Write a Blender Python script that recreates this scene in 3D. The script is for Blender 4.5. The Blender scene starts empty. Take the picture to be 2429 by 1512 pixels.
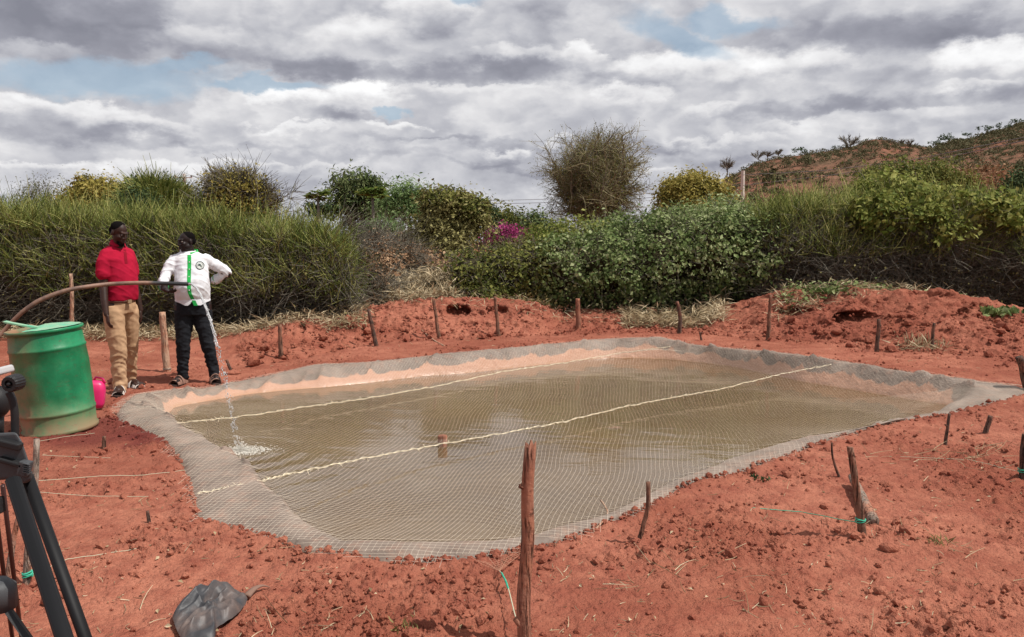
import bpy, bmesh, math, random
import numpy as np
from mathutils import Vector, Matrix
from mathutils.bvhtree import BVHTree
R = np.random.RandomState(7)
random.seed(7)
S = bpy.context.scene
COL = S.collection
rad = math.radians

# ------------------------------------------------------------------ camera
CAM_H, PITCH, FPX = 1.6, rad(5.5), 796.0
cam = bpy.data.cameras.new('camera'); camo = bpy.data.objects.new('camera', cam); COL.objects.link(camo)
camo.location = (0, 0, CAM_H); camo.rotation_euler = (math.pi/2 - PITCH, 0, 0)
cam.sensor_width = 36; cam.lens = 36*FPX/1024; cam.clip_start = .05; cam.clip_end = 6000
S.camera = camo

# ------------------------------------------------------------------ measuring: where a sight line meets the place
def ray(px, py):
    u, v = (px-512)/FPX, (318.5-py)/FPX
    return np.array([u, math.cos(PITCH)+v*math.sin(PITCH), -math.sin(PITCH)+v*math.cos(PITCH)])
def G(px, py, z=0.0):
    d = ray(px, py); t = (z-CAM_H)/d[2]; return np.array([0, 0, CAM_H])+d*t
def At(px, py, Y):
    d = ray(px, py); return np.array([0, 0, CAM_H])+d*(Y/d[1])
K = 1024/2429.0
def Gd(x, y, z=0.0): return G(x*K, y*K, z)
def Ad(x, y, Y): return At(x*K, y*K, Y)

# ------------------------------------------------------------------ render, sun
S.view_settings.view_transform = 'Standard'; S.view_settings.look = 'None'
S.view_settings.exposure = 0.12; S.view_settings.gamma = 1.0; S.view_settings.use_curve_mapping = False
S.render.engine = 'CYCLES'
S.cycles.use_denoising = True
S.cycles.max_bounces = 6; S.cycles.diffuse_bounces = 2; S.cycles.glossy_bounces = 3
S.cycles.transmission_bounces = 4; S.cycles.transparent_max_bounces = 8
S.cycles.caustics_reflective = False; S.cycles.caustics_refractive = False
SUNV = Vector((0.60, -0.16, 1.0)).normalized()
sun = bpy.data.lights.new('sun', 'SUN'); suno = bpy.data.objects.new('sun', sun); COL.objects.link(suno)
sun.energy = 4.6; sun.angle = rad(0.5); sun.color = (1.0, .955, .89)
suno.rotation_euler = SUNV.to_track_quat('Z', 'Y').to_euler(); suno.location = (20, -5, 40)

# ------------------------------------------------------------------ node helper
class NT:
    def __init__(s, tree): s.t = tree; s.n = tree.nodes; s.l = tree.links
    def new(s, typ, **kw):
        n = s.n.new(typ)
        for k, v in kw.items():
            if k == 'inp':
                for i, x in v.items():
                    if isinstance(x, bpy.types.NodeSocket): s.l.new(x, n.inputs[i])
                    else: n.inputs[i].default_value = x
            else: setattr(n, k, v)
        return n
    def math(s, op, a, b=0.0, c=0.0, clamp=False):
        n = s.new('ShaderNodeMath', operation=op, inp={0: a, 1: b, 2: c}); n.use_clamp = clamp; return n.outputs[0]
    def vm(s, op, a, b=(0, 0, 0)):
        n = s.new('ShaderNodeVectorMath', operation=op, inp={0: a, 1: b}); return n.outputs
    def mr(s, v, a, b, c=0.0, d=1.0, smooth=False):
        n = s.new('ShaderNodeMapRange', inp={0: v, 1: a, 2: b, 3: c, 4: d})
        if smooth: n.interpolation_type = 'SMOOTHSTEP'
        return n.outputs[0]
    def noise(s, vec, scale, detail=4.0, rough=.55, out=0, dist=0.0):
        n = s.new('ShaderNodeTexNoise', inp={'Scale': scale, 'Detail': detail, 'Roughness': rough, 'Distortion': dist})
        if vec is not None: s.l.new(vec, n.inputs['Vector'])
        return n.outputs[out]
    def mix(s, f, a, b):
        n = s.new('ShaderNodeMix', data_type='RGBA')
        for i, x in ((0, f), (6, a), (7, b)):
            if isinstance(x, bpy.types.NodeSocket): s.l.new(x, n.inputs[i])
            else: n.inputs[i].default_value = (x if i == 0 else tuple(x)[:3]+(1,))
        return n.outputs[2]

# ------------------------------------------------------------------ world: daylight sky with broken cloud
W = bpy.data.worlds.new('World'); S.world = W; W.use_nodes = True
w = NT(W.node_tree); w.n.clear()
def azel(px, py):
    d = ray(px, py); d = d/np.linalg.norm(d); return math.atan2(d[0], d[1]), math.asin(d[2])
def build_world():
    tc = w.new('ShaderNodeTexCoord').outputs['Generated']
    sep = w.new('ShaderNodeSeparateXYZ', inp={0: tc}).outputs
    sky = w.new('ShaderNodeTexSky'); sky.sky_type = 'NISHITA'; sky.sun_disc = False
    sky.sun_elevation = math.asin(SUNV.z); sky.sun_rotation = math.atan2(SUNV.x, SUNV.y)
    sky.dust_density = 2.0; sky.air_density = 1.0; sky.altitude = 900
    az = w.math('ARCTAN2', sep[0], sep[1]); el = w.math('ARCSINE', sep[2])
    P = w.new('ShaderNodeCombineXYZ', inp={0: az, 1: el, 2: 0.0}).outputs[0]
    st = w.vm('MULTIPLY', tc, (1.0, 1.0, 1.9))[0]
    w1 = w.vm('MULTIPLY', w.vm('SUBTRACT', w.noise(st, 5.0, 2.0, .5, out=1), (.5, .5, .5))[0], (.20, .055, 0))[0]
    w2 = w.vm('MULTIPLY', w.vm('SUBTRACT', w.noise(st, 22.0, 6.0, .62, out=1), (.5, .5, .5))[0], (.075, .040, 0))[0]
    PW = w.vm('ADD', P, w.vm('ADD', w1, w2)[0])[0]
    def blob(x, y, rx, ry, ang=0, lo=1.2, hi=.3, top=False):
        a, e = azel(x*K, y*K)
        d = w.vm('SUBTRACT', PW, (a, e, 0))[0]
        if ang:
            n = w.new('ShaderNodeVectorRotate', rotation_type='Z_AXIS', inp={'Vector': d, 'Angle': rad(ang)}); d = n.outputs[0]
        d = w.vm('MULTIPLY', d, (FPX/(rx*K), FPX/(ry*K), 0))[0]
        f = w.mr(w.vm('LENGTH', d)[1], lo, hi, 0, 1, True)
        if top: f = w.math('MULTIPLY', f, w.mr(w.new('ShaderNodeSeparateXYZ', inp={0: d}).outputs[1], -.85, .55, 0, 1, True))
        return f
    # (x, y, rx, ry, amount, kind)   kind 0 soft grey body, 1 lit puff with a crisp top, 2 flat dark base
    bl = [(190,45,380,75,-.30,0),(90,112,170,30,-.14,0),(600,150,230,40,-.20,0),(820,180,250,26,-.30,2),(1230,178,290,30,-.34,2),(1120,120,330,40,-.10,0),
          (840,290,125,20,-.30,2),(200,318,240,18,-.18,2),(1880,90,210,50,-.22,0),(2250,80,240,44,-.28,2),(2080,190,190,28,-.14,0),(2210,245,290,30,-.24,2),
          (1800,262,200,16,-.14,2),(1080,345,240,12,-.18,2),(1520,335,200,12,-.14,2),(1850,362,320,20,-.16,2),(300,425,280,14,-.14,2),(560,345,250,10,-.14,2),(1250,392,260,9,-.14,2),
          (1560,95,130,30,-.14,0),(900,375,200,10,-.1,2),(650,430,250,12,-.10,2),(1350,50,150,30,-.10,0),(2150,320,250,16,-.10,2),
          (1010,28,135,48,.40,1),(800,75,170,46,.22,1),(430,92,140,40,.20,1),(1250,140,160,26,.20,1),(865,232,112,38,.50,1),(660,243,120,24,.38,1),
          (110,268,190,26,.32,1),(310,300,150,20,.16,1),(130,122,120,28,.24,1),(965,305,55,14,.34,1),(1425,125,60,24,.32,1),(1690,150,250,50,.42,1),(1900,165,150,34,.20,1),
          (2350,130,130,44,.46,1),(1490,220,70,34,.28,1),(1650,262,110,20,.16,1),(1225,368,80,16,.30,1),(1030,352,80,13,.22,1),(1325,338,45,10,.20,1),(460,388,270,16,.20,1),
          (70,385,130,14,.24,1),(720,318,150,12,.20,1),(2000,285,220,18,.18,1),(1500,395,150,12,.16,1),(2330,205,150,18,.16,1),(1120,215,200,16,.14,1),(1700,320,160,14,.14,1),(780,395,120,12,.14,1)]
    acc = None
    for x, y, rx, ry, v, k in bl:
        b = blob(x, y, rx, ry, 0, 1.35, .1) if k == 0 else (blob(x, y, rx, ry, 0, 1.05, .55, True) if k == 1 else blob(x, y, rx, ry, 0, 1.3, .15))
        acc = w.math('MULTIPLY', b, v) if acc is None else w.math('MULTIPLY_ADD', b, v, acc)
    def billow(vec, sc, det):
        n = w.new('ShaderNodeTexVoronoi', feature='F1', inp={'Scale': sc, 'Detail': det, 'Roughness': .5, 'Lacunarity': 2.2}); n.normalize = True; w.l.new(vec, n.inputs['Vector']); return n.outputs['Distance']
    sw = w.vm('ADD', w.vm('MULTIPLY', tc, (1, 1, 1.45))[0], w.vm('MULTIPLY', w.vm('SUBTRACT', w.noise(st, 9.0, 5.0, .6, out=1), (.5, .5, .5))[0], (.11, .11, .11))[0])[0]
    B0 = billow(sw, 7.5, 2.0); B1 = billow(w.vm('ADD', sw, (-.008, 0, .028))[0], 7.5, 2.0)
    n1 = w.noise(st, 4.0, 8.0, .55); n2 = w.noise(st, 18.0, 7.0, .6)
    L = w.math('MULTIPLY_ADD', w.math('SUBTRACT', n1, .5), .62, acc)
    L = w.math('MULTIPLY_ADD', w.math('SUBTRACT', n2, .5), .24, L)
    L = w.math('MULTIPLY_ADD', w.math('SUBTRACT', B1, B0), 1.2, L)
    L = w.math('MULTIPLY_ADD', w.math('SUBTRACT', .35, B0), .16, L)
    L = w.math('ADD', L, .56)
    ramp = w.new('ShaderNodeValToRGB', inp={0: L}); cr = ramp.color_ramp
    cr.elements[0].position = .08; cr.elements[0].color = (.225, .23, .275, 1)
    cr.elements[1].position = 1.0; cr.elements[1].color = (.92, .92, .925, 1)
    for p, c in ((.30, (.315, .32, .37)), (.5, (.485, .49, .53)), (.72, (.71, .705, .72))):
        e = cr.elements.new(p); e.color = c+(1,)
    cloud = w.vm('SCALE', ramp.outputs[0]); w.n[-1].inputs[3].default_value = 10.0
    cloud = cloud[0]
    holes = None
    for x, y, rx, ry, a in ((190,188,270,44,-4),(580,212,190,17,-3),(1650,82,170,36,18),(1740,40,110,30,10),(965,274,34,12,0),(1090,8,70,18,0),(380,168,110,20,-12)):
        b = blob(x, y, rx, ry, a, 1.15, .50)
        holes = b if holes is None else w.math('MAXIMUM', holes, b)
    # holes elsewhere in the sky, outside the frame
    far = w.mr(w.math('ABSOLUTE', az), .75, 1.0)
    far = w.math('MAXIMUM', far, w.mr(el, .42, .6))
    gen = w.math('MULTIPLY', w.mr(w.noise(st, 3.0, 6.0, .55), .54, .64, 0, 1, True), far)
    hol = w.math('MAXIMUM', holes, gen)
    hz = w.mix(.45, sky.outputs[0], (4.2, 5.7, 6.6))
    colr = w.mix(w.math('MULTIPLY', hol, .68), cloud, hz)
    colr = w.mix(w.mr(el, .09, -.01, 0, .45), colr, (5.9, 6.0, 6.35))
    bg = w.new('ShaderNodeBackground', inp={0: colr, 1: .1})
    out = w.new('ShaderNodeOutputWorld', inp={0: bg.outputs[0]})
build_world()
W.cycles.sampling_method = 'MANUAL'; W.cycles.sample_map_resolution = 512

# ------------------------------------------------------------------ numpy noise
_perm = np.random.RandomState(3).permutation(256); _perm = np.concatenate([_perm, _perm, _perm])
_gr = np.random.RandomState(4).rand(256)*2*np.pi; _gx, _gy = np.cos(_gr), np.sin(_gr)
def pn(x, y):
    x = np.asarray(x, float); y = np.asarray(y, float)
    xi = np.floor(x).astype(int); yi = np.floor(y).astype(int); xf = x-xi; yf = y-yi
    xi &= 255; yi &= 255
    u = xf*xf*xf*(xf*(xf*6-15)+10); v = yf*yf*yf*(yf*(yf*6-15)+10)
    def g(ix, iy, dx, dy):
        h = _perm[_perm[ix & 255]+(iy & 255)]; return _gx[h]*dx+_gy[h]*dy
    a = g(xi, yi, xf, yf); b = g(xi+1, yi, xf-1, yf); c = g(xi, yi+1, xf, yf-1); d = g(xi+1, yi+1, xf-1, yf-1)
    return (a*(1-u)+b*u)*(1-v)+(c*(1-u)+d*u)*v*1.0
def fbm(x, y, o=4, g=.5, l=2.03):
    r = 0; a = 1; s = 1
    for i in range(o):
        r = r+a*pn(x*s+i*17.3, y*s-i*9.1); a *= g; s *= l
    return r
def sstep(a, b, x):
    t = np.clip((np.asarray(x, float)-a)/(b-a), 0, 1); return t*t*(3-2*t)

# ------------------------------------------------------------------ mesh building
def mesh_np(name, V, F, smooth=False):
    """V (n,3); F list of int arrays (m,k)"""
    me = bpy.data.meshes.new(name)
    V = np.asarray(V, np.float32); me.vertices.add(len(V)); me.vertices.foreach_set('co', V.ravel())
    loops = np.concatenate([f.ravel() for f in F]).astype(np.int32)
    tot = np.concatenate([np.full(len(f), f.shape[1], np.int32) for f in F])
    st = np.concatenate([[0], np.cumsum(tot)[:-1]]).astype(np.int32)
    me.loops.add(len(loops)); me.loops.foreach_set('vertex_index', loops)
    me.polygons.add(len(tot)); me.polygons.foreach_set('loop_start', st)
    try: me.polygons.foreach_set('loop_total', tot)
    except Exception: pass
    me.update(calc_edges=True)
    me.polygons.foreach_set('use_smooth', np.full(len(tot), smooth, bool))
    me.validate()
    return me
class Acc:
    def __init__(s): s.V = []; s.F = {}; s.n = 0
    def add(s, V, *Fs):
        V = np.asarray(V, float).reshape(-1, 3)
        for f in Fs:
            f = np.asarray(f, int)
            if f.size: s.F.setdefault(f.shape[-1], []).append(f.reshape(-1, f.shape[-1])+s.n)
        s.V.append(V); s.n += len(V)
    def mesh(s, name, smooth=False):
        return mesh_np(name, np.concatenate(s.V), [np.concatenate(v) for v in s.F.values()], smooth)
def link(name, me, mat=None, parent=None, loc=None):
    o = bpy.data.objects.new(name, me); COL.objects.link(o)
    if mat is not None: me.materials.append(mat)
    if parent is not None: o.parent = parent
    if loc is not None: o.location = loc
    return o
def tag(o, label=None, cat=None, group=None, kind=None):
    if label: o['label'] = label
    if cat: o['category'] = cat
    if group: o['group'] = group
    if kind: o['kind'] = kind
    return o
def empty(name, loc, label=None, cat=None, group=None):
    o = bpy.data.objects.new(name, None); COL.objects.link(o); o.location = loc; o.empty_display_size = .1
    return tag(o, label, cat, group)
def norm(a): return a/np.maximum(np.linalg.norm(a, axis=-1, keepdims=True), 1e-9)
def rdir(n, up=0.0, r=R):
    v = r.normal(size=(n, 3)); v = norm(v); v[:, 2] += up; return norm(v)
def tubes(P, D, L, bend, r0, r1, segs=2, sides=3, acc=None):
    n = len(P); D = norm(D); L = np.broadcast_to(np.asarray(L, float), (n,))
    r0 = np.broadcast_to(np.asarray(r0, float), (n,)); r1 = np.broadcast_to(np.asarray(r1, float), (n,))
    t = np.linspace(0, 1, segs+1)
    C = P[:, None]+D[:, None]*(L[:, None]*t)[..., None]+bend[:, None]*(L[:, None]*t**2)[..., None]
    ref = np.where(np.abs(D[:, 2:3]) > .8, np.array([[1., 0, 0]]), np.array([[0, 0, 1.]]))
    a = norm(np.cross(D, ref)); b = np.cross(D, a)
    th = np.linspace(0, 2*np.pi, sides, endpoint=False)
    rr = r0[:, None]+(r1-r0)[:, None]*t
    off = a[:, None, None]*np.cos(th)[None, None, :, None]+b[:, None, None]*np.sin(th)[None, None, :, None]
    V = C[:, :, None]+off*rr[:, :, None, None]
    i = np.arange(n)[:, None, None]*(segs+1)*sides; s = np.arange(segs)[None, :, None]*sides; k = np.arange(sides)[None, None, :]
    k2 = (k+1) % sides
    F = np.stack([i+s+k, i+s+k2, i+s+sides+k2, i+s+sides+k], -1).reshape(-1, 4)
    if acc is not None: acc.add(V, F)
    return C[:, -1]
def path_tube(pts, r, sides=8, acc=None, cap=True, flat=1.0):
    pts = np.asarray(pts, float); n = len(pts); r = np.broadcast_to(np.asarray(r, float), (n,))
    T = norm(np.gradient(pts, axis=0)); ref = np.array([0, 0, 1.]) if abs(T[0, 2]) < .8 else np.array([1., 0, 0])
    a = norm(np.cross(T[0], ref)); V = []
    for i in range(n):
        a = a-T[i]*np.dot(a, T[i]); a = a/np.linalg.norm(a); b = np.cross(T[i], a)
        for k in range(sides):
            th = 2*np.pi*k/sides; V.append(pts[i]+r[i]*(a*math.cos(th)+b*math.sin(th)*flat))
    F = [[i*sides+k, i*sides+(k+1) % sides, (i+1)*sides+(k+1) % sides, (i+1)*sides+k] for i in range(n-1) for k in range(sides)]
    if not cap:
        acc.add(V, F); return
    V.append(pts[0]); V.append(pts[-1]); c0 = n*sides; c1 = c0+1
    T3 = [[c0, (k+1) % sides, k] for k in range(sides)]+[[c1, (n-1)*sides+k, (n-1)*sides+(k+1) % sides] for k in range(sides)]
    acc.add(V, F, T3)
def leaves(P, N, T, size, wid=.5, fold=.25, acc=None):
    n = len(P); size = np.broadcast_to(np.asarray(size, float), (n,))[:, None]
    N = norm(N); T = norm(T-N*np.sum(T*N, -1, keepdims=True)); B = np.cross(N, T)
    V = np.stack([P, P+T*size*.5+B*size*wid*.5+N*size*fold*.4, P+T*size, P+T*size*.5-B*size*wid*.5+N*size*fold*.4], 1)
    F = np.arange(n*4).reshape(n, 4)
    acc.add(V, F)
def ico(sub):
    bm = bmesh.new(); bmesh.ops.create_icosphere(bm, subdivisions=sub, radius=1)
    V = np.array([v.co[:] for v in bm.verts]); F = np.array([[v.index for v in f.verts] for f in bm.faces]); bm.free(); return V, F
ICO1, ICO2, ICO3 = ico(1), ico(2), ico(3)
def box(acc, c, s, rot=None):
    V = np.array([[x, y, z] for x in (-.5, .5) for y in (-.5, .5) for z in (-.5, .5)])*np.array(s)
    if rot is not None: V = V@np.array(rot).T
    acc.add(V+np.array(c), [[0, 1, 3, 2], [4, 6, 7, 5], [0, 4, 5, 1], [2, 3, 7, 6], [0, 2, 6, 4], [1, 5, 7, 3]])

# ------------------------------------------------------------------ materials
def mat(name, col, rough=.8, spec=.3, var=None, vscale=6, bump=0, bscale=40, metal=0, coat=0):
    m = bpy.data.materials.new(name); m.use_nodes = True; t = NT(m.node_tree); b = m.node_tree.nodes['Principled BSDF']
    b.inputs['Roughness'].default_value = rough; b.inputs['Specular IOR Level'].default_value = spec
    b.inputs['Metallic'].default_value = metal; b.inputs['Coat Weight'].default_value = coat
    b.inputs['Base Color'].default_value = tuple(col)+(1,)
    tc = t.new('ShaderNodeTexCoord').outputs['Object']
    if var is not None:
        f = t.mr(t.noise(tc, vscale, 6, .6), .35, .65)
        t.l.new(t.mix(f, col, var), b.inputs['Base Color'])
    if bump:
        n = t.noise(tc, bscale, 5, .6)
        bp = t.new('ShaderNodeBump', inp={'Strength': 1.0, 'Distance': bump, 'Height': n}); t.l.new(bp.outputs[0], b.inputs['Normal'])
    return m
def leaf_mat(name, cols, trans=.3, rough=.7):
    """per leaf colour from a ramp, with light passing through"""
    m = bpy.data.materials.new(name); m.use_nodes = True; t = NT(m.node_tree); b = m.node_tree.nodes['Principled BSDF']
    g = t.new('ShaderNodeNewGeometry'); pos = g.outputs['Position']
    big = t.noise(pos, .9, 3, .6)
    f = t.math('MULTIPLY_ADD', t.math('SUBTRACT', big, .5), 1.3, g.outputs['Random Per Island'], clamp=True)
    rp = t.new('ShaderNodeValToRGB', inp={0: f}); cr = rp.color_ramp
    cr.elements[0].position = 0; cr.elements[0].color = tuple(cols[0])+(1,); cr.elements[-1].position = 1.0; cr.elements[-1].color = tuple(cols[-1])+(1,)
    for i in range(1, len(cols)-1):
        e = cr.elements.new(i/(len(cols)-1)); e.color = tuple(cols[i])+(1,)
    b.inputs['Roughness'].default_value = rough; b.inputs['Specular IOR Level'].default_value = .12
    t.l.new(rp.outputs[0], b.inputs['Base Color'])
    if trans:
        tr = t.new('ShaderNodeBsdfTranslucent', inp={0: rp.outputs[0]})
        mx = t.new('ShaderNodeMixShader', inp={0: trans, 1: b.outputs[0], 2: tr.outputs[0]})
        t.l.new(mx.outputs[0], m.node_tree.nodes['Material Output'].inputs[0])
    return m
def soil_mat(name, wet=None):
    m = bpy.data.materials.new(name); m.use_nodes = True; t = NT(m.node_tree); b = m.node_tree.nodes['Principled BSDF']
    pos = t.new('ShaderNodeNewGeometry').outputs['Position']
    a = t.noise(pos, .7, 6, .62); c = t.noise(pos, 5.5, 6, .65); d = t.noise(pos, 60, 4, .7)
    col = t.mix(t.mr(a, .38, .62), (.280, .092, .056), (.43, .166, .106))
    col = t.mix(t.mr(c, .42, .70, 0, .75), col, (.22, .058, .038))
    col = t.mix(t.mr(d, .5, .75, 0, .55), col, (.15, .040, .027))
    col = t.mix(t.mr(t.noise(pos, 130, 2, .6), .66, .74, 0, .6), col, (.62, .33, .22))
    col = t.mix(t.mr(t.noise(pos, .42, 5, .6), .50, .64, 0, .55), col, (.235, .066, .042))
    if wet is not None:
        for (x, y, r) in wet:
            dd = t.vm('DISTANCE', pos, (x, y, 0))[1]
            f = t.mr(t.math('MULTIPLY_ADD', c, .5, dd), r+.25, r*.5+.25, 0, .75, True)
            col = t.mix(f, col, (.14, .030, .026))
    t.l.new(col, b.inputs['Base Color']); b.inputs['Roughness'].default_value = .95; b.inputs['Specular IOR Level'].default_value = .1
    h = t.math('MULTIPLY_ADD', c, 3.0, t.math('MULTIPLY_ADD', d, .5, t.noise(pos, 22, 5, .7)))
    bp = t.new('ShaderNodeBump', inp={'Strength': 1.0, 'Distance': .018, 'Height': h}); t.l.new(bp.outputs[0], b.inputs['Normal'])
    return m

# ================================================================== POND OUTLINE (world plane points measured from the photograph)
WL = -0.18
far_st = [(272,985,398,990),(300,950,415,970),(345,937,440,962),(480,925,520,948),(560,910,600,935),(660,889,700,925),(745,868,790,917),(900,862,905,905),
 (1000,850,1000,893),(1100,838,1100,886),(1200,830,1200,875),(1300,820,1300,864),(1420,808,1420,851),(1500,806,1500,850),(1565,803,1570,852),
 (1630,818,1640,858),(1700,827,1720,868),(1800,835,1800,883),(1900,845,1890,903),(2020,865,1990,920),(2110,880,2090,937),(2200,893,2170,950),(2340,910,2225,958),(2450,925,2245,966)]
near_st = [(2400,948,2250,975),(2300,975,2180,985),(2200,992,2100,1002),(2110,1005,2030,1020),(2060,1020,1960,1030),(1990,1035,1900,1042),(1930,1057,1830,1060),
 (1830,1092,1750,1085),(1760,1120,1711,1102),(1700,1135,1612,1138),(1629,1156,1528,1180),(1539,1205,1438,1222),(1471,1230,1377,1238),(1377,1264,1310,1256),(1297,1293,1270,1270),
 (1230,1306,1209,1283),(1136,1324,1109,1286),(1008,1333,1046,1288),(935,1335,960,1288),(804,1319,850,1285),(711,1310,789,1282)]
left_st = [(647,1285,734,1266),(590,1268,699,1222),(500,1252,659,1188),(466,1235,620,1145),(457,1180,585,1118),(440,1130,548,1099),(415,1080,513,1073),(378,1042,463,1048),(330,1018,421,1014),(285,1000,405,1000)]
O_, C_, W_ = [], [], []
cen = np.array([1.0, 7.5])
for ox, oy, wx, wy in far_st+left_st:
    pass
RUN = {0: -.55, 1: -.12, 2: .14, 3: .26, 20: .26, 21: .22, 22: .08, 23: -.08}
def st_far(s, i):
    w_ = Gd(s[2], s[3], WL)[:2]
    if i is None:
        o = Gd(s[0], s[1]); z = 0.0
    else:
        o = Ad(s[0], s[1], w_[1]+RUN.get(i, .32)); z = o[2]
    o = o[:2]; d = o-w_; L = np.linalg.norm(d)
    c = w_+d*min(.72, .30/L); return o, c, w_, z, z
def st_near(s, i):
    zc = {0: -.10, 1: -.05}.get(i, 0.0)
    o = Gd(s[0], s[1])[:2]; c = Gd(s[2], s[3], zc+.02)[:2]; inw = (cen-c)/np.linalg.norm(cen-c); return o, c, c+inw*.30, 0.0, zc
ST = [st_far(s, i) for i, s in enumerate(far_st)]+[st_near(s, i) for i, s in enumerate(near_st)]+[st_far(s, None) for s in left_st]
def resample(P, n):
    P = np.array(P); Q = np.vstack([P, P[:1]]); m = len(P)
    # centripetal smooth closed curve by station parameter
    t = np.linspace(0, m, n, endpoint=False); i = np.floor(t).astype(int); f = (t-i)[:, None]
    p0, p1, p2, p3 = P[(i-1) % m], P[i % m], P[(i+1) % m], P[(i+2) % m]
    return .5*(2*p1+(p2-p0)*f+(2*p0-5*p1+4*p2-p3)*f**2+(3*p1-p0-3*p2+p3)*f**3)
NS = 900
OO, CC, WW = (resample([s[i] for s in ST], NS) for i in range(3))
ZO, ZC = (np.interp(np.linspace(0, len(ST), NS, endpoint=False), range(len(ST)+1), [s[i] for s in ST]+[ST[0][i]]) for i in (3, 4))
STO = np.array([s[0] for s in ST]); STZ = np.array([s[3] for s in ST])
def tilt(x, y):
    x = np.asarray(x, float); num = 0; den = .004
    for (a, b), z in zip(STO, STZ):
        w_ = 1/((x-a)**2+(y-b)**2+.12)**1.6; num = num+w_*z; den = den+w_
    return num/den
def sdist(P, Q):
    """signed distance of points P (n,2) to closed polygon Q, inside positive"""
    out = np.full(len(P), 1e9); ins = np.zeros(len(P), bool); m = len(Q)
    for i in range(m):
        a = Q[i]; b = Q[(i+1) % m]; e = b-a; q = P-a
        t = np.clip((q@e)/max(e@e, 1e-12), 0, 1); d = np.linalg.norm(q-t[:, None]*e, axis=1); out = np.minimum(out, d)
        c = (a[1] > P[:, 1]) != (b[1] > P[:, 1])
        with np.errstate(divide='ignore', invalid='ignore'):
            xx = a[0]+(P[:, 1]-a[1])*e[0]/(e[1] if abs(e[1]) > 1e-12 else 1e-12)
        ins ^= c & (P[:, 0] < xx)
    return np.where(ins, out, -out)
PO, PC, PW_ = OO[::9], CC[::9], WW[::9]
# ================================================================== TERRAIN
def gbase(x, y):
    r = np.hypot(x, y)
    z = .035*fbm(x*.55+3, y*.55, 3)+.012*fbm(x*2.3, y*2.3+5, 3)
    return z*.8+tilt(x, y)
def gfine(x, y):
    m = sstep(-.15, .3, fbm(x*1.1+9, y*1.1, 3))            # cloddy areas and trodden areas
    a = np.abs(fbm(x*9, y*9, 4, .6)); b = fbm(x*26, y*26, 3, .6)
    return (.014+.040*m)*a+(.005+.014*m)*b
# edge of the mound along the sight direction u = x/y
mu = lambda px: (px*K-512)/FPX/math.cos(PITCH)
foot_u = [mu(p) for p in (520,600,700,800,900,1200,1560,1620,1800,2000,2100,2429,2700)]
foot_y = [10.6,10.7,11.0,11.7,12.5,13.0,13.4,13.4,12.7,11.9,11.4,10.4,9.8]
crl = [(430,815),(560,798),(600,790),(700,765),(800,755),(880,725),(1000,710),(1080,705),(1200,709),(1280,721),(1340,748),(1372,737),(1440,736),(1500,752),(1560,776),(1600,784)]
crr = [(1590,785),(1620,778),(1700,735),(1800,701),(1880,684),(1950,689),(2010,679),(2080,690),(2150,687),(2250,690),(2330,708),(2429,735),(2600,770)]
def mound_z(x, y):
    x = np.asarray(x, float); y = np.asarray(y, float); yy = np.maximum(y, 1); u = x/yy
    yf = np.interp(u, foot_u, foot_y)
    pts = crl[:-1]+crr[1:]; cu = [mu(p[0]) for p in pts]; yc = yf+2.0
    cpx = np.interp(u, cu, [p[1] for p in pts])
    v = (318.5-cpx*K)/FPX; zc = CAM_H+yc*(-math.sin(PITCH)+v*math.cos(PITCH))/(math.cos(PITCH)+v*math.sin(PITCH))
    zc = np.where(u < cu[0], 0, zc)*sstep(mu(430), mu(600), u)
    s = (y-yf)/(yc-yf)
    s = s+.10*fbm(x*1.6, y*1.6, 3)
    prof = np.where(s < 1, np.clip(s, 0, 1)**.85*(1-.12*np.sin(np.pi*np.clip(s, 0, 1))), 1-sstep(1.0, 2.1, s))
    z = np.maximum(zc, 0.02)*prof
    z = z+prof*(1-prof)*.30*fbm(x*2.1, y*1.4+4, 3)
    return np.where((s > 0) & (s < 2.2), z, -.25*np.minimum(1, np.abs(np.where(s <= 0, s, s-2.1))*3))
def terrain(x, y): return float(max(gbase(x, y), mound_z(x, y)+.0))
def hit(px, py):
    """first meeting of the sight line with the terrain (display px of the photo)"""
    d = ray(px*K, py*K); t = 2.0
    while t < 60:
        p = np.array([0, 0, CAM_H])+d*t
        if p[2] <= terrain(p[0], p[1]): return p
        t += .01
    return p
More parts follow.
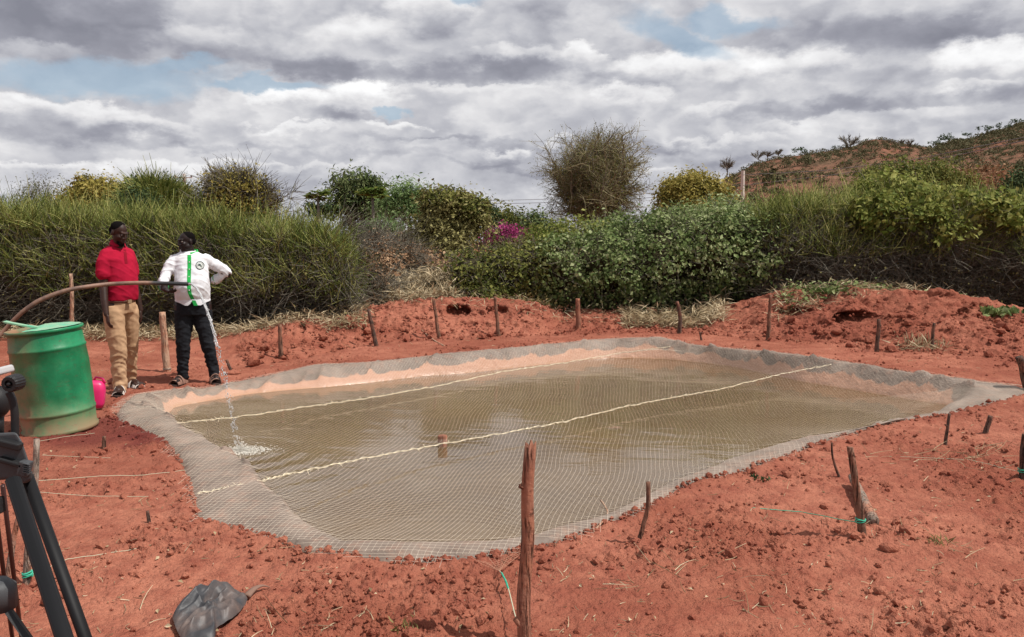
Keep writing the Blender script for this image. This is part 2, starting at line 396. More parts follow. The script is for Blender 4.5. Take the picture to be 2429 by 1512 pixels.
def build_ground():
    # dense fan ahead, coarse elsewhere, out to the horizon
    fan = np.radians(np.linspace(-46, 46, 560)); rest = np.radians(np.linspace(46, 314, 90)[1:-1])
    th = np.concatenate([fan, rest]); n = len(th)
    r = [0.0, .5, 1.0, 1.4]; q = 1.8
    while q < 22: r.append(q); q *= 1.0042 if q > 2.3 else 1.02
    while q < 5200: r.append(q); q *= 1.13
    r = np.array(r[1:])
    A, Rr = np.meshgrid(th, r); X = Rr*np.sin(A); Y = Rr*np.cos(A)
    x, y = X.ravel(), Y.ravel()
    z = gbase(x, y)+gfine(x, y)*np.clip(1-(Rr.ravel()-18)/10, .15, 1)
    near = Rr.ravel() < 16
    sd = np.full(len(x), -9.0); sd[near] = sdist(np.stack([x[near], y[near]], 1), PO)
    z = z-sstep(-.02, .08, sd)*.07-sstep(.05, .30, sd)*.95
    # soil thrown up against the sheet edge
    z = z+np.exp(-((sd+.06)/.07)**2)*.022*(0.6+fbm(x*4, y*4, 2))
    z = np.where(Rr.ravel() > 60, -.3, z)
    V = np.stack([x, y, z], 1); V = np.vstack([V, [[0, 0, 0]]])
    m = len(r); i = np.arange(m-1)[:, None]*n; k = np.arange(n)[None]; k2 = (k+1) % n
    F = np.stack([i+k, i+n+k, i+n+k2, i+k2], -1).reshape(-1, 4)[:, ::-1]
    c = len(V)-1; T = np.stack([np.full(n, c), np.arange(n), (np.arange(n)+1) % n], -1)[:, ::-1]
    me = mesh_np('ground', V, [F, T], True)
    return tag(link('ground', me, M_soil), kind='structure')
wetp = Gd(250, 1010)
M_soil = soil_mat('red_soil', wet=[(wetp[0]+.1, wetp[1]-.15, .75), (Gd(380,1040)[0], Gd(380,1040)[1], .35)])
build_ground()
def build_mound(name, px0, px1, caves):
    us = np.linspace(mu(px0), mu(px1), int((px1-px0)*.30)); s = np.linspace(-.12, 2.15, 150)
    U, SS = np.meshgrid(us, s); yf = np.interp(U, foot_u, foot_y); Y = yf+2.0*SS; X = U*Y
    x, y = X.ravel(), Y.ravel()
    z = mound_z(x, y)
    act = sstep(-.02, .15, z)
    ch = fbm(x*2.6, y*2.6+z*3, 4, .6)
    rock = np.abs(fbm(x*5+3, z*9+y*3, 4, .6))
    z = z+act*(.055*ch+.065*rock-.02+.018*fbm(x*16, y*16, 3, .6))
    y = y+act*(.11*fbm(x*3.1, z*7+9, 4, .6)+.05*fbm(x*14, z*18, 3, .6))
    for (cx, cy, rx, ry, dep) in caves:
        # dug-in hollow: push the face back under its own lip
        d0 = np.stack([x/np.maximum(y, 1)], 1)[:, 0]
        px = 512/K+d0*math.cos(PITCH)*FPX/K
        el = (z-CAM_H)/y; py = (318.5-FPX*np.tan(np.arctan(el)+PITCH))/K
        d = ((px-cx)/rx)**2+((py-cy)/ry)**2
        k = (1-sstep(.55, 1.0, d+.25*fbm(x*6, z*9, 2)))
        y = y+k*dep*1.2; z = z-k*.05
    V = np.stack([x, y, z], 1); m, n = U.shape
    i = np.arange(m-1)[:, None]*n; k = np.arange(n-1)[None]
    F = np.stack([i+k, i+k+1, i+n+k+1, i+n+k], -1).reshape(-1, 4)
    return tag(link(name, mesh_np(name, V, [F], True), M_soil), kind='structure')
build_mound('earth_mound', 430, 1592, [(1085,738,34,15,.35),(1180,735,30,9,.14),(715,775,9,12,.15),(1475,765,18,8,.15)])
build_mound('earth_mound', 1588, 2640, [(2030,753,60,17,.45),(1890,738,46,11,.3),(2290,740,22,6,.12)])

# ------------------------------------------------------------------ pond lining sheet
def build_liner():
    n = NS; rows = []
    s = np.arange(n)
    # running length for folds
    seg = np.linalg.norm(np.roll(CC, -1, 0)-CC, axis=1); arc = np.concatenate([[0], np.cumsum(seg)[:-1]])
    inw = norm(WW-OO); bot = WW+norm(cen-WW)*.35
    prof = [(0, 0.0), (0, .12), (0, .3), (0, .5), (0, .7), (0, .85), (1, 0), (1, .08), (1, .16), (1, .26), (1, .36), (1, .46), (1, .56), (1, .66), (1, .76), (1, .86), (1, .95), (1, 1.04), (2, .1), (2, .5), (2, 1.0)]
    right = sstep(1.5, 4.0, CC[:, 0])
    for kk, t in prof:
        if kk == 0:
            p = OO+(CC-OO)*t; z = ZO+(ZC-ZO)*t-.025+.05*sstep(0, .25, t)*np.ones(n)
            amp = .012*sstep(0, .4, t)
        elif kk == 1:
            p = CC+(WW-CC)*t
            q = np.clip(t, 0, 1.1); z = .025+ZC+(WL-.02-.025-ZC)*(q**1.25)*np.ones(n); amp = .022*(1-.3*t)
        else:
            p = WW+(bot-WW)*t; z = WL-.05-.4*t*np.ones(n); amp = .01
        tt = {0: t*.3, 1: .3+t, 2: 1.3+t}[kk]
        wob = fbm(arc*.55+tt*.25, arc*0+.3, 2)*1.6+fbm(arc*1.9-tt*.5, arc*0+7.3, 2)*.8
        cre = (1-np.abs(fbm(arc*1.25+tt*.35, arc*0+2.7+tt*.12, 2)*3.2).clip(0, 1))**3
        rid = (1-np.abs(fbm(arc*3.4+tt*.9, arc*0+12.7+tt*.3, 2)*3.2).clip(0, 1))**3
        hump = math.sin(math.pi*min(1, max(0, t)))**.7 if kk == 1 else .25
        dz = wob*amp*(.35+.4*hump)+(cre*2.6+rid*1.5)*amp*hump*1.5
        dz = dz*(1+.5*right)*np.interp(np.linspace(0, len(ST), n, endpoint=False), [0, 22, 24, 44, 46, 55], [1, 1, .35, .35, .8, .9])
        p = p-norm(WW-CC)*(dz*.5)[:, None]
        z = z+dz
        rows.append(np.column_stack([p, z]))
    V = np.stack(rows, 0); m = len(rows)
    i = np.arange(m-1)[:, None]*n; k = np.arange(n)[None]; k2 = (k+1) % n
    F = np.stack([i+k, i+k2, i+n+k2, i+n+k], -1).reshape(-1, 4)
    V = V.reshape(-1, 3); last = (m-1)*n
    me = mesh_np('pond_liner', V, [F], True)
    bands = []; st_i = np.linspace(0, len(ST), n, endpoint=False); thr = np.interp(st_i, [0, 1, 3, 22, 24, 44, 46, 53, 55], [.8, .72, .60, .60, 1.0, .95, .82, .86, .8])
    for kk, t in prof: bands.append(np.clip(.5+({0: t*.3-1, 1: t, 2: 2.0}[kk]-thr)*1.6, 0, 1))
    at = me.attributes.new('band', 'FLOAT', 'POINT'); at.data.foreach_set('value', np.concatenate(bands).astype(np.float32))
    M = bpy.data.materials.new('liner_sheet'); M.use_nodes = True; t = NT(M.node_tree); b = M.node_tree.nodes['Principled BSDF']
    pos = t.new('ShaderNodeNewGeometry').outputs['Position']; z = t.new('ShaderNodeSeparateXYZ', inp={0: pos}).outputs[2]
    c = t.mix(t.mr(t.noise(pos, 3, 6, .6), .35, .65), (.145, .108, .085), (.245, .188, .150))
    c = t.mix(t.mr(t.noise(pos, 9, 6, .7), .5, .8, 0, .6), c, (.36, .185, .12))
    # silt band left by the falling water level
    zz = t.math('MULTIPLY_ADD', t.math('SUBTRACT', t.noise(pos, 5, 6, .65), .5), .11, z)
    bd = t.math('MULTIPLY_ADD', t.math('SUBTRACT', t.noise(pos, 4, 5, .6), .5), .35, t.new('ShaderNodeAttribute', attribute_name='band').outputs['Fac'])
    c = t.mix(t.mr(bd, .47, .56), c, (.46, .25, .165))
    c = t.mix(t.mr(zz, WL+.03, WL+.005, 0, .5), c, (.40, .20, .10))
    t.l.new(c, b.inputs['Base Color'])
    t.l.new(t.mr(z, WL+.0, WL+.05, .25, .62), b.inputs['Roughness']); b.inputs['Specular IOR Level'].default_value = .4
    h = t.math('ADD', t.noise(pos, 9, 4, .6), t.math('MULTIPLY', t.noise(pos, 45, 3, .6), .15))
    bp = t.new('ShaderNodeBump', inp={'Strength': .7, 'Distance': .03, 'Height': h}); t.l.new(bp.outputs[0], b.inputs['Normal'])
    o = link('pond_liner', me, M)
    return tag(o, 'grey-brown plastic sheet lining the edges of the dug pond, dusted with red silt', 'pond liner')
liner = build_liner()
LBVH = BVHTree.FromObject(liner, bpy.context.evaluated_depsgraph_get())

# ------------------------------------------------------------------ water
land = Gd(565, 1068, WL)
def build_water():
    x0, x1, y0, y1 = WW[:, 0].min()-.1, WW[:, 0].max()+.1, WW[:, 1].min()-.1, WW[:, 1].max()+.1
    # surface clipped to just behind the sheet
    edge = WW+norm(WW-cen)*.03
    rings = [cen+(edge-cen)*f for f in np.linspace(0.004, 1, 60)]
    V = np.concatenate([np.column_stack([p, np.full(NS, WL)]) for p in rings])
    x, y = V[:, 0], V[:, 1]
    d = np.hypot(x-land[0], y-land[1])
    V[:, 2] += .0025*np.sin(d*26)*np.exp(-d*1.1)+.0015*fbm(x*1.5, y*2.6, 3)
    n = NS; i = np.arange(len(rings)-1)[:, None]*n; k = np.arange(n)[None]; k2 = (k+1) % n
    F = np.stack([i+k, i+n+k, i+n+k2, i+k2], -1).reshape(-1, 4)[:, ::-1]
    V = np.vstack([V, [[cen[0], cen[1], WL]]]); c = len(V)-1
    T = np.stack([np.full(n, c), np.arange(n), (np.arange(n)+1) % n], -1)
    me = mesh_np('water', V, [F, T], True)
    # make sure it faces up
    me.update()
    if me.polygons[1000].normal.z < 0: me.flip_normals()
    M = bpy.data.materials.new('muddy_water'); M.use_nodes = True; t = NT(M.node_tree); b = M.node_tree.nodes['Principled BSDF']
    pos = t.new('ShaderNodeNewGeometry').outputs['Position']
    c = t.mix(t.mr(t.noise(pos, .8, 4, .6), .35, .65), (.080, .041, .009), (.112, .061, .015))
    t.l.new(c, b.inputs['Base Color']); b.inputs['Roughness'].default_value = .035; b.inputs['IOR'].default_value = 1.46
    b.inputs['Specular IOR Level'].default_value = .72
    r = t.new('ShaderNodeVectorRotate', rotation_type='Z_AXIS', inp={'Vector': pos, 'Angle': rad(8)}).outputs[0]
    p1 = t.vm('MULTIPLY', r, (.55, 2.0, 1))[0]
    wv = t.noise(p1, 2.2, 3, .5, dist=.6); wv2 = t.noise(p1, 9, 3, .55)
    dd = t.vm('DISTANCE', pos, tuple(land))[1]
    ring = t.math('MULTIPLY', t.math('SINE', t.math('MULTIPLY_ADD', t.noise(pos, 2.0, 2), 3.0, t.math('MULTIPLY', dd, 34))), t.math('POWER', 2.718, t.math('MULTIPLY', dd, -.75)))
    h = t.math('ADD', t.math('MULTIPLY', wv, 1.0), t.math('ADD', t.math('MULTIPLY', wv2, .26), t.math('MULTIPLY', ring, .10)))
    bp = t.new('ShaderNodeBump', inp={'Strength': 1.0, 'Distance': .0036, 'Height': h}); t.l.new(bp.outputs[0], b.inputs['Normal'])
    return tag(link('water', me, M), kind='structure')
build_water()

# ------------------------------------------------------------------ netting over the pond
def ground_top(x, y):
    """height of ground surface or sheet"""
    z = terrain(x, y)+.012
    h = LBVH.ray_cast(Vector((x, y, 2)), Vector((0, 0, -1)))
    if h[0] is not None: z = max(h[0].z, WL) if sdist(np.array([[x, y]]), PO)[0] > 0.02 else max(z, h[0].z)
    return z
def grow(Q, d):
    T = np.roll(Q, -1, 0)-np.roll(Q, 1, 0); N = norm(np.stack([T[:, 1], -T[:, 0]], 1))
    if sdist((Q[:1]+N[:1]*.05), Q)[0] > 0: N = -N
    return Q+N*d[:, None] if hasattr(d, '__len__') else Q+N*d
rope_px = [[(395,1005),(560,990),(760,960),(870,945),(1040,915),(1200,880),(1330,862),(1470,838),(1590,822)],
           [(468,1171),(600,1145),(700,1121),(850,1090),(1010,1060),(1180,1030),(1330,1002),(1480,965),(1600,942),(1700,925),(1850,888),(1985,862)]]
rope_z = [[-.02,-.07,-.11,-.12,-.12,-.11,-.09,-.03,.10],[.03,.02,-.03,-.07,-.09,-.10,-.10,-.10,-.09,-.08,-.03,.07]]
ROPES = [np.array([Gd(x, y, z) for (x, y), z in zip(p, zz)]) for p, zz in zip(rope_px, rope_z)]
def net_z(x, y, sdC, sdO):
    inside = np.clip(sdC/1.5, 0, 1); inside = inside*(2-inside)
    base = .03+tilt(x, y)
    z = base*(1-inside)+(-.135)*inside
    for rp in ROPES:
        best = np.full(len(x), 9.0); zb = np.zeros(len(x))
        for i in range(len(rp)-1):
            a, b = rp[i], rp[i+1]; e = b[:2]-a[:2]; q = np.stack([x-a[0], y-a[1]], 1)
            t = np.clip(q@e/(e@e), 0, 1); d = np.linalg.norm(q-t[:, None]*e, axis=1); m = d < best
            best = np.where(m, d, best); zb = np.where(m, a[2]+(b[2]-a[2])*t, zb)
        k = np.exp(-(best/.45)**1.3); z = z*(1-k)+np.minimum(zb-.004, .05)*k
    out = sstep(0.0, -.12, sdO)
    z = z*(1-out)+(gbase(x, y)+gfine(x, y)*.6+.008)*out
    q = (sdC < .7) & (sdO > -.03)
    for i in np.nonzero(q)[0]:
        h = LBVH.ray_cast(Vector((x[i], y[i], 2)), Vector((0, 0, -1)))
        if h[0] is not None: z[i] = max(z[i], h[0].z+.012)
    return z
def build_net():
    acc = Acc(); sp = .036
    A = np.array([.13, 1.0]); A /= np.linalg.norm(A); B = np.array([1.0, -.07]); B /= np.linalg.norm(B)
    ring = grow(PO, .07+.05*np.sin(np.arange(len(PO))*1.7)+.03*np.sin(np.arange(len(PO))*.61))
    def wrp(p):
        x, y = p[:, 0], p[:, 1]
        return p+np.stack([.20*fbm(x*.35, y*.35+3, 2)+.025*fbm(x*1.7, y*1.7, 2), .16*fbm(x*.4+8, y*.4, 2)+.02*fbm(x*1.7+5, y*1.7, 2)], 1)
    for fam in (0, 1):
        D, E = (A, B) if fam == 0 else (B, A)
        us = np.arange(-14, 16, sp); ts = np.arange(-8, 20, .12)
        Ug, Tg = np.meshgrid(us, ts, indexing='ij')
        P = (Ug[..., None]*E+Tg[..., None]*D).reshape(-1, 2)
        bb = (P[:, 0] > -4.2) & (P[:, 0] < 7) & (P[:, 1] > 3.2) & (P[:, 1] < 14.5)
        Pw = P.copy(); Pw[bb] = wrp(P[bb])
        sO = np.full(len(P), -9.0); sR = sO.copy(); sC = sO.copy()
        sR[bb] = sdist(Pw[bb], ring); ins = sR > 0
        sO[ins] = sdist(Pw[ins], PO); sC[ins] = sdist(Pw[ins], PC)
        z = np.zeros(len(P)); z[ins] = net_z(Pw[ins, 0], Pw[ins, 1], sC[ins], sO[ins])
        Pg = np.column_stack([Pw, z]).reshape(len(us), len(ts), 3); I = ins.reshape(len(us), len(ts))
        m = I[:, :-1] & I[:, 1:]
        a = Pg[:, :-1][m]; b = Pg[:, 1:][m]
        d = b-a; L = np.linalg.norm(d, axis=1)
        r = .00075+.00006*np.hypot(a[:, 0], a[:, 1])*0
        tubes(a, d, L*1.0, np.zeros_like(a), .00046, .00046, 1, 3, acc)
    me = acc.mesh('netting')
    M = mat('net_thread', (.68, .59, .48), .8, .2)
    return tag(link('pond_net', me, M), 'fine cream mesh net stretched over the whole pond', 'net', kind=None)
build_net()
def build_ropes():
    M = mat('cream_rope', (.80, .70, .52), .9, .1)
    labs = ['knotted cream rope crossing the far side of the pond behind the water splash', 'knotted cream rope crossing the middle of the pond over the short wooden block']
    for rp, lb in zip(ROPES, labs):
        acc = Acc(); t = np.linspace(0, len(rp)-1, 420)
        p = np.stack([np.interp(t, range(len(rp)), rp[:, i]) for i in range(3)], 1)
        for ph in (0, np.pi):
            q = p+np.stack([.004*fbm(t*7+ph, t*0, 2), .004*np.cos(t*26+ph), .004*np.sin(t*26+ph)+.014*fbm(t*6, t*0+2, 3)], 1)
            path_tube(q, .0025*(1+.4*fbm(t*9+ph, t*0, 2)), 5, acc)
        n = 220; i = R.randint(0, 420, n)
        tubes(p[i], rdir(n), R.uniform(.012, .03, n), rdir(n)*.4, .003, .0015, 1, 3, acc)
        tag(link('pond_rope', acc.mesh('pond_rope', True), M), lb, 'rope', 'ropes stretched across the pond')
build_ropes()

# ================================================================== VEGETATION
def bark_mat(name, a, b):
    return mat(name, a, .9, .15, var=b, vscale=9, bump=.006, bscale=60)
M_bark = bark_mat('grey_bark', (.16, .13, .10), (.27, .23, .19))
M_twig = leaf_mat('bare_twig', [(.07, .060, .045), (.13, .115, .088), (.24, .215, .175)], 0, .8)
M_gtwig = leaf_mat('green_stem', [(0.055, 0.079, 0.017), (0.134, 0.171, 0.039), (0.256, 0.281, 0.073), (0.439, 0.427, 0.159)], 0, .5)
M_core = mat('dark_core', (.030, .030, .016), 1.0, 0, var=(.055, .045, .025), vscale=3, bump=.05, bscale=12)  # very dark bark tone: shade of the dense interior put into the colour
LM = {
 'hedge_leaf': leaf_mat('hedge_leaf', [(0.056, 0.090, 0.025), (0.125, 0.175, 0.053), (0.225, 0.281, 0.106), (0.413, 0.450, 0.237)]),
 'yellow_vine': leaf_mat('yellow_vine_leaf', [(.08, .11, .02), (.20, .23, .05), (.36, .36, .11)], .35),
 'olive': leaf_mat('olive_leaf', [(0.069, 0.088, 0.022), (0.150, 0.163, 0.037), (0.250, 0.237, 0.069)]),
 'golden': leaf_mat('golden_leaf', [(.13, .12, .028), (.31, .26, .06), (.52, .43, .14)], .35),
 'dry': leaf_mat('dry_leaf', [(.13, .075, .04), (.30, .165, .09), (.46, .31, .19)], .2, .8),
 'drygreen': leaf_mat('dry_green_leaf', [(0.112, 0.088, 0.037), (0.237, 0.213, 0.075), (0.375, 0.338, 0.150)], .25, .8),
 'dark': leaf_mat('dark_leaf', [(.018, .035, .014), (.045, .075, .028), (.09, .12, .05)], .2),
 'feather': leaf_mat('feather_leaf', [(0.044, 0.069, 0.025), (0.106, 0.144, 0.053), (0.225, 0.256, 0.112)], .25),
 'bright': leaf_mat('bright_leaf', [(.09, .15, .05), (.20, .30, .11), (.34, .44, .20)], .4),
 'papaya': leaf_mat('papaya_leaf', [(0.062, 0.112, 0.025), (0.138, 0.200, 0.044), (0.250, 0.275, 0.075)], .35),
 'magenta': leaf_mat('magenta_bract', [(0.125, 0.015, 0.056), (0.300, 0.031, 0.125), (0.500, 0.075, 0.250)], .35),
 'scrub': leaf_mat('scrub_leaf', [(.05, .055, .025), (.10, .095, .045), (.17, .14, .08)], .15, .8),
 'straw': leaf_mat('straw', [(.22, .16, .09), (.42, .33, .20), (.60, .50, .34)], .2, .8),
}
def in_ell(n, c, r, shell=.55):
    d = rdir(n); q = R.uniform(shell**3, 1, n)**(1/3.)
    return np.array(c)+d*q[:, None]*np.array(r), d
def clumped(n, ells, k, spread, shell=.6, flatbottom=-.5):
    """leaf positions gathered in clumps through union of ellipsoids"""
    vol = np.array([e[1][0]*e[1][2] for e in ells], float); cnt = np.maximum(1, (k*vol/vol.sum()).astype(int))
    C, D = [], []
    for (c, r), m in zip(ells, cnt):
        p, d = in_ell(m, c, r, shell); ok = d[:, 2] > flatbottom; C.append(p[ok]); D.append(d[ok])
    C = np.vstack(C); D = np.vstack(D); i = R.randint(0, len(C), n)
    sp = spread*R.uniform(.5, 1.4, len(C))[i]
    off = R.normal(size=(n, 3))*sp[:, None]*np.array([1, 1, .7])
    return C[i]+off, norm(D[i]+.6*norm(off)), C
def crown(name, lm, ells, n, size, k, spread, parent, wid=.5, shell=.6, droop=0.0, fb=-.5):
    acc = Acc(); P, D, C = clumped(n, ells, k, spread, shell, fb)
    N = norm(D+R.normal(size=(n, 3))*.7+np.array([0, 0, .5])); T = norm(R.normal(size=(n, 3))+np.array([0, 0, -droop]))
    leaves(P, N, T, size*np.clip(np.exp(R.normal(size=n)*.38), .4, 2.0), wid, .25, acc)
    o = link(name, acc.mesh(name), LM[lm], parent); return o, C
def limbs(trunk_base, C, r0, parent, name='trunk', mat_=None, fork=None, nsub=1, thin=.012):
    """tapered trunk with limbs reaching the leaf clumps"""
    acc = Acc(); b = np.array(trunk_base, float)
    top = C.mean(0); f = b+(top-b)*(fork or .45)
    path_tube([b-[0, 0, .2], b+(f-b)*.35+R.normal(size=3)*.04*np.linalg.norm(f-b), b+(f-b)*.7, f], [r0*1.25, r0, r0*.85, r0*.7], 7, acc)
    sel = C[R.permutation(len(C))[:60]]; hub = []
    nm = max(3, min(7, len(sel)//6)); keys = sel[:nm]
    for kx in keys:
        m = (f+kx)/2+R.normal(size=3)*.08*np.linalg.norm(kx-f); q = f+(kx-f)*.85
        path_tube([f, (f+m)/2+[0, 0, .03], m, q], [r0*.6, r0*.45, r0*.33, r0*.15], 5, acc); hub.append(m); hub.append((m+q)/2)
    hub = np.array(hub)
    for cx in sel:
        h = hub[np.argmin(np.linalg.norm(hub-cx, axis=1))]; d = cx-h; L = np.linalg.norm(d)
        if L > .02: tubes(h[None], d[None], L, R.normal(size=(1, 3))*.12, r0*.18, thin*.5, 3, 3, acc)
    return link(name, acc.mesh(name, True), mat_ or M_bark, parent)
def tree(name, cat, label, ells, lm, n, size, k=60, spread=.3, r0=.09, base=None, wid=.5, shell=.6, droop=0, fork=None, group=None, fb=-.5):
    c0 = np.mean([e[0] for e in ells], 0)
    base = (c0[0], c0[1], 0) if base is None else base
    t = empty(name, (0, 0, 0), label, cat, group); t.location = base
    inv = -np.array(base, float)
    E = [(np.array(c)+inv, r) for c, r in ells]
    o, C = crown('crown', lm, E, n, size, k, spread, t, wid, shell, droop, fb)
    limbs((0, 0, 0), C, r0, t, 'trunk', fork=fork)
    return t
def E(px, py, Y, rx, rz, ry=None):
    """ellipsoid given by photo position (display px), distance and radii in display px"""
    c = Ad(px, py, Y); s = Y/FPX/K**-1/math.cos(PITCH)
    return (c, (rx*s, (ry if ry is not None else rx*s*.8), rz*s))

# ------------------------------------------------------------------ pencil stemmed hedge
def hedge_top(prof, x, Y):
    px = x/Y*FPX/math.cos(PITCH)/K+512/K
    return np.interp(px, [p[0] for p in prof], [p[1] for p in prof])
def zat(py, Y):
    v = (318.5-py*K)/FPX; return CAM_H+Y*(-math.sin(PITCH)+v*math.cos(PITCH))/(math.cos(PITCH)+v*math.sin(PITCH))
def pencil_hedge(label, prof, x0, x1, Yf, depth, nfam, ngreen, nbare, nleaf, cat='hedge', greenfrom=.34, ground=0.0, endfade=.6):
    t = empty('pencil_hedge', ((x0+x1)/2, Yf(0)+depth/2, 0), label, cat, 'dense hedges around the pond'); off = -np.array(t.location)
    def top(x, y): return zat(hedge_top(prof, x, y), y)
    # solid dark hull standing in for the dense, shaded inside; stops see-through
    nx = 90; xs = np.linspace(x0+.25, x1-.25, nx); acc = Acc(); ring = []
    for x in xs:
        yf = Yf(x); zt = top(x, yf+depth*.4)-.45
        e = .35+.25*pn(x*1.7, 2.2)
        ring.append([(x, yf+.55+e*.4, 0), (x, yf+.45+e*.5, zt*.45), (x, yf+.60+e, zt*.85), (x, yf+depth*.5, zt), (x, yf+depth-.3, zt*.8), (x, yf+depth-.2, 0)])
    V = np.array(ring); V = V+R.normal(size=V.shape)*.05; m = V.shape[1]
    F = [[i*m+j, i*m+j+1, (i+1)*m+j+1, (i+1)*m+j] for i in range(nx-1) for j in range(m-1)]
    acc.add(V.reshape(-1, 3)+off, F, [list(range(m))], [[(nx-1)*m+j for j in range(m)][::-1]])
    link('dark_core', acc.mesh('dark_core', False), M_core, t)
    # stems: families fanning out of common boughs
    def place(n, lowest, highest, frontbias, endup):
        x = R.uniform(x0, x1, n); f = R.beta(1.0, frontbias, n)
        q = R.uniform(lowest, highest, n)
        y0 = np.array([Yf(a) for a in x]); y = y0+f*depth*.95
        bulge = .30*fbm(x*.8, q*3, 3)+.25*np.sin(np.pi*np.clip(q, 0, 1))
        y = y-bulge*(f < .35)
        zt = top(x, y); z = q*zt
        return np.stack([x, y, z], 1), q, zt
    # green: top surface and upper front
    g = Acc(); nf = nfam
    P1, q1, zt1 = place(int(nf*.55), greenfrom, .97, 4.0, 1); P2, q2, zt2 = place(nf-int(nf*.55), .80, .98, 1.0, 1)
    P = np.vstack([P1, P2]); q = np.concatenate([q1, q2]); zt = np.concatenate([zt1, zt2])
    P[:, 2] = np.minimum(P[:, 2], zt-.20)
    per = ngreen//nf
    fd = norm(np.stack([R.normal(size=nf)*.5, -np.abs(R.normal(size=nf))*.5*(q < .85), .9+0*q], 1))
    PP = np.repeat(P, per, 0)+R.normal(size=(nf*per, 3))*.06; D = norm(np.repeat(fd, per, 0)+R.normal(size=(nf*per, 3))*.80)
    L = R.uniform(.10, .34, nf*per)*np.repeat(R.uniform(.7, 1.25, nf), per)
    bend = R.normal(size=(nf*per, 3))*.5+np.array([0, 0, .40])
    tubes(PP+off, D, L, bend, .0065, .0033, 3, 3, g)
    tag(link('green_stems', g.mesh('green_stems', True), M_gtwig, t), kind='stuff')
    # bare grey twigs low down
    b = Acc(); P, q, zt = place(nbare, .02, .88, 5.0, 0)
    D = rdir(nbare); D[:, 2] = D[:, 2]*.8+.15; D[:, 1] = D[:, 1]*.8-.15
    tubes(P+off, D, R.uniform(.12, .55, nbare), rdir(nbare)*.35, R.uniform(.003, .007, nbare), .0025, 2, 3, b)
    tag(link('bare_twigs', b.mesh('bare_twigs', True), M_twig, t), kind='stuff')
    if nleaf:
        a = Acc(); P, q, zt = place(nleaf, .03, .75, 5.0, 0)
        c = P[R.randint(0, nleaf, nleaf)]*0+P; k = R.randint(0, max(8, nleaf//12), nleaf); P = P[k]+R.normal(size=(nleaf, 3))*.12
        leaves(P+off, rdir(nleaf, .4)-[0, .5, 0], rdir(nleaf), R.uniform(.025, .06, nleaf), .8, .2, a)
        tag(link('dead_leaves', a.mesh('dead_leaves'), LM['drygreen'], t), kind='stuff')
    return t
profL = [(-300,490),(0,496),(100,506),(200,512),(330,516),(450,518),(600,536),(700,540),(780,556),(830,590),(850,660)]
pencil_hedge('long hedge of thin green pencil stems behind the two men', profL, Ad(-260,600,14.2)[0], Ad(842,600,14.2)[0], lambda x: 14.0+.10*x*0, 2.6, 3200, 42000, 26000, 5000)
profR = [(1730,515),(1790,498),(1860,485),(1930,470),(2000,482),(2030,470),(2060,470),(2150,470),(2250,480),(2300,475),(2350,482),(2429,490),(2700,485)]
pencil_hedge('tall hedge of dark pencil stems behind the right earth mound', profR, Ad(1790,600,15.6)[0], Ad(2620,600,15.6)[0], lambda x: 15.5, 2.6, 2000, 26000, 24000, 6000, greenfrom=.55)

# ------------------------------------------------------------------ leafy creeper hedge, right of centre
def leafy_mass(name, label, cat, ells, lm, n, size, k, spread, twigs=0, core=True, group=None, twl=.3, wid=.7, twmat=None, shell=.75, corek=.80):
    c0 = ells[0][0]; t = empty(name, (c0[0], c0[1], 0), label, cat, group); off = -np.array(t.location)
    EE = [(np.array(c)+off, r) for c, r in ells]
    o, C = crown('foliage', lm, EE, n, size, k, spread, t, wid, shell, 0, -.9)
    if core:  # opaque dark hull added behind the leaves in place of the shaded interior
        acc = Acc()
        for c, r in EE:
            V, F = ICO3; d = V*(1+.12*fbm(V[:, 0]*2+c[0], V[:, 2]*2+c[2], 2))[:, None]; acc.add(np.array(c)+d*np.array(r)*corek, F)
        link('dark_core', acc.mesh('dark_core'), M_core, t)
    if twigs:
        acc = Acc()
        P, D, _ = clumped(twigs, EE, k, spread*.6, shell, -.95)
        tubes(P, norm(D*.7+rdir(twigs)*.8), R.uniform(.3, 1.0, twigs)*twl, rdir(twigs)*.4, R.uniform(.003, .006, twigs), .002, 2, 3, acc)
        tag(link('twigs', acc.mesh('twigs'), twmat or M_twig, t), kind='stuff')
    return t
HB = 'dense hedges around the pond'
leafy_mass('creeper_hedge', 'broad leafy creeper-covered hedge with small pale green leaves, between the two earth mounds', 'hedge',
 [E(1330,640,16.0,70,80,.9),E(1430,635,16.0,110,92,1.1),E(1560,620,16.2,120,112,1.2),E(1680,600,16.2,110,112,1.2),E(1770,600,16.2,80,110,1.1),E(1480,560,16.9,100,50,.8),E(1620,560,17.0,110,65,.8),E(1720,545,17.0,90,72,.8),
  E(1400,700,16.5,90,50,.7),E(1560,700,16.6,110,50,.7),E(1700,690,16.6,90,45,.7)], 'hedge_leaf', 62000, .060, 1300, .13, 5000, group=HB, corek=.62)
leafy_mass('creeper', 'yellow-green heart-leaved creeper climbing over the right hedge below the hill', 'creeper',
 [E(2080,500,15.3,60,34,.35),E(2150,470,15.9,90,36,.5),E(2200,520,15.3,60,30,.3),E(2290,500,15.5,60,40,.4),E(2370,490,15.4,55,30,.3),E(2260,560,15.2,40,22,.25),E(2110,440,16.3,60,28,.4),E(2400,520,15.2,40,26,.25)],
 'yellow_vine', 6500, .085, 160, .12, 300, core=False)
leafy_mass('creeper', 'pale yellowish creeper over the low left end of the leafy hedge', 'creeper',
 [E(1310,560,16.6,60,38,.6),E(1380,555,16.8,70,34,.6)], 'yellow_vine', 2600, .06, 90, .12, 200, core=False)
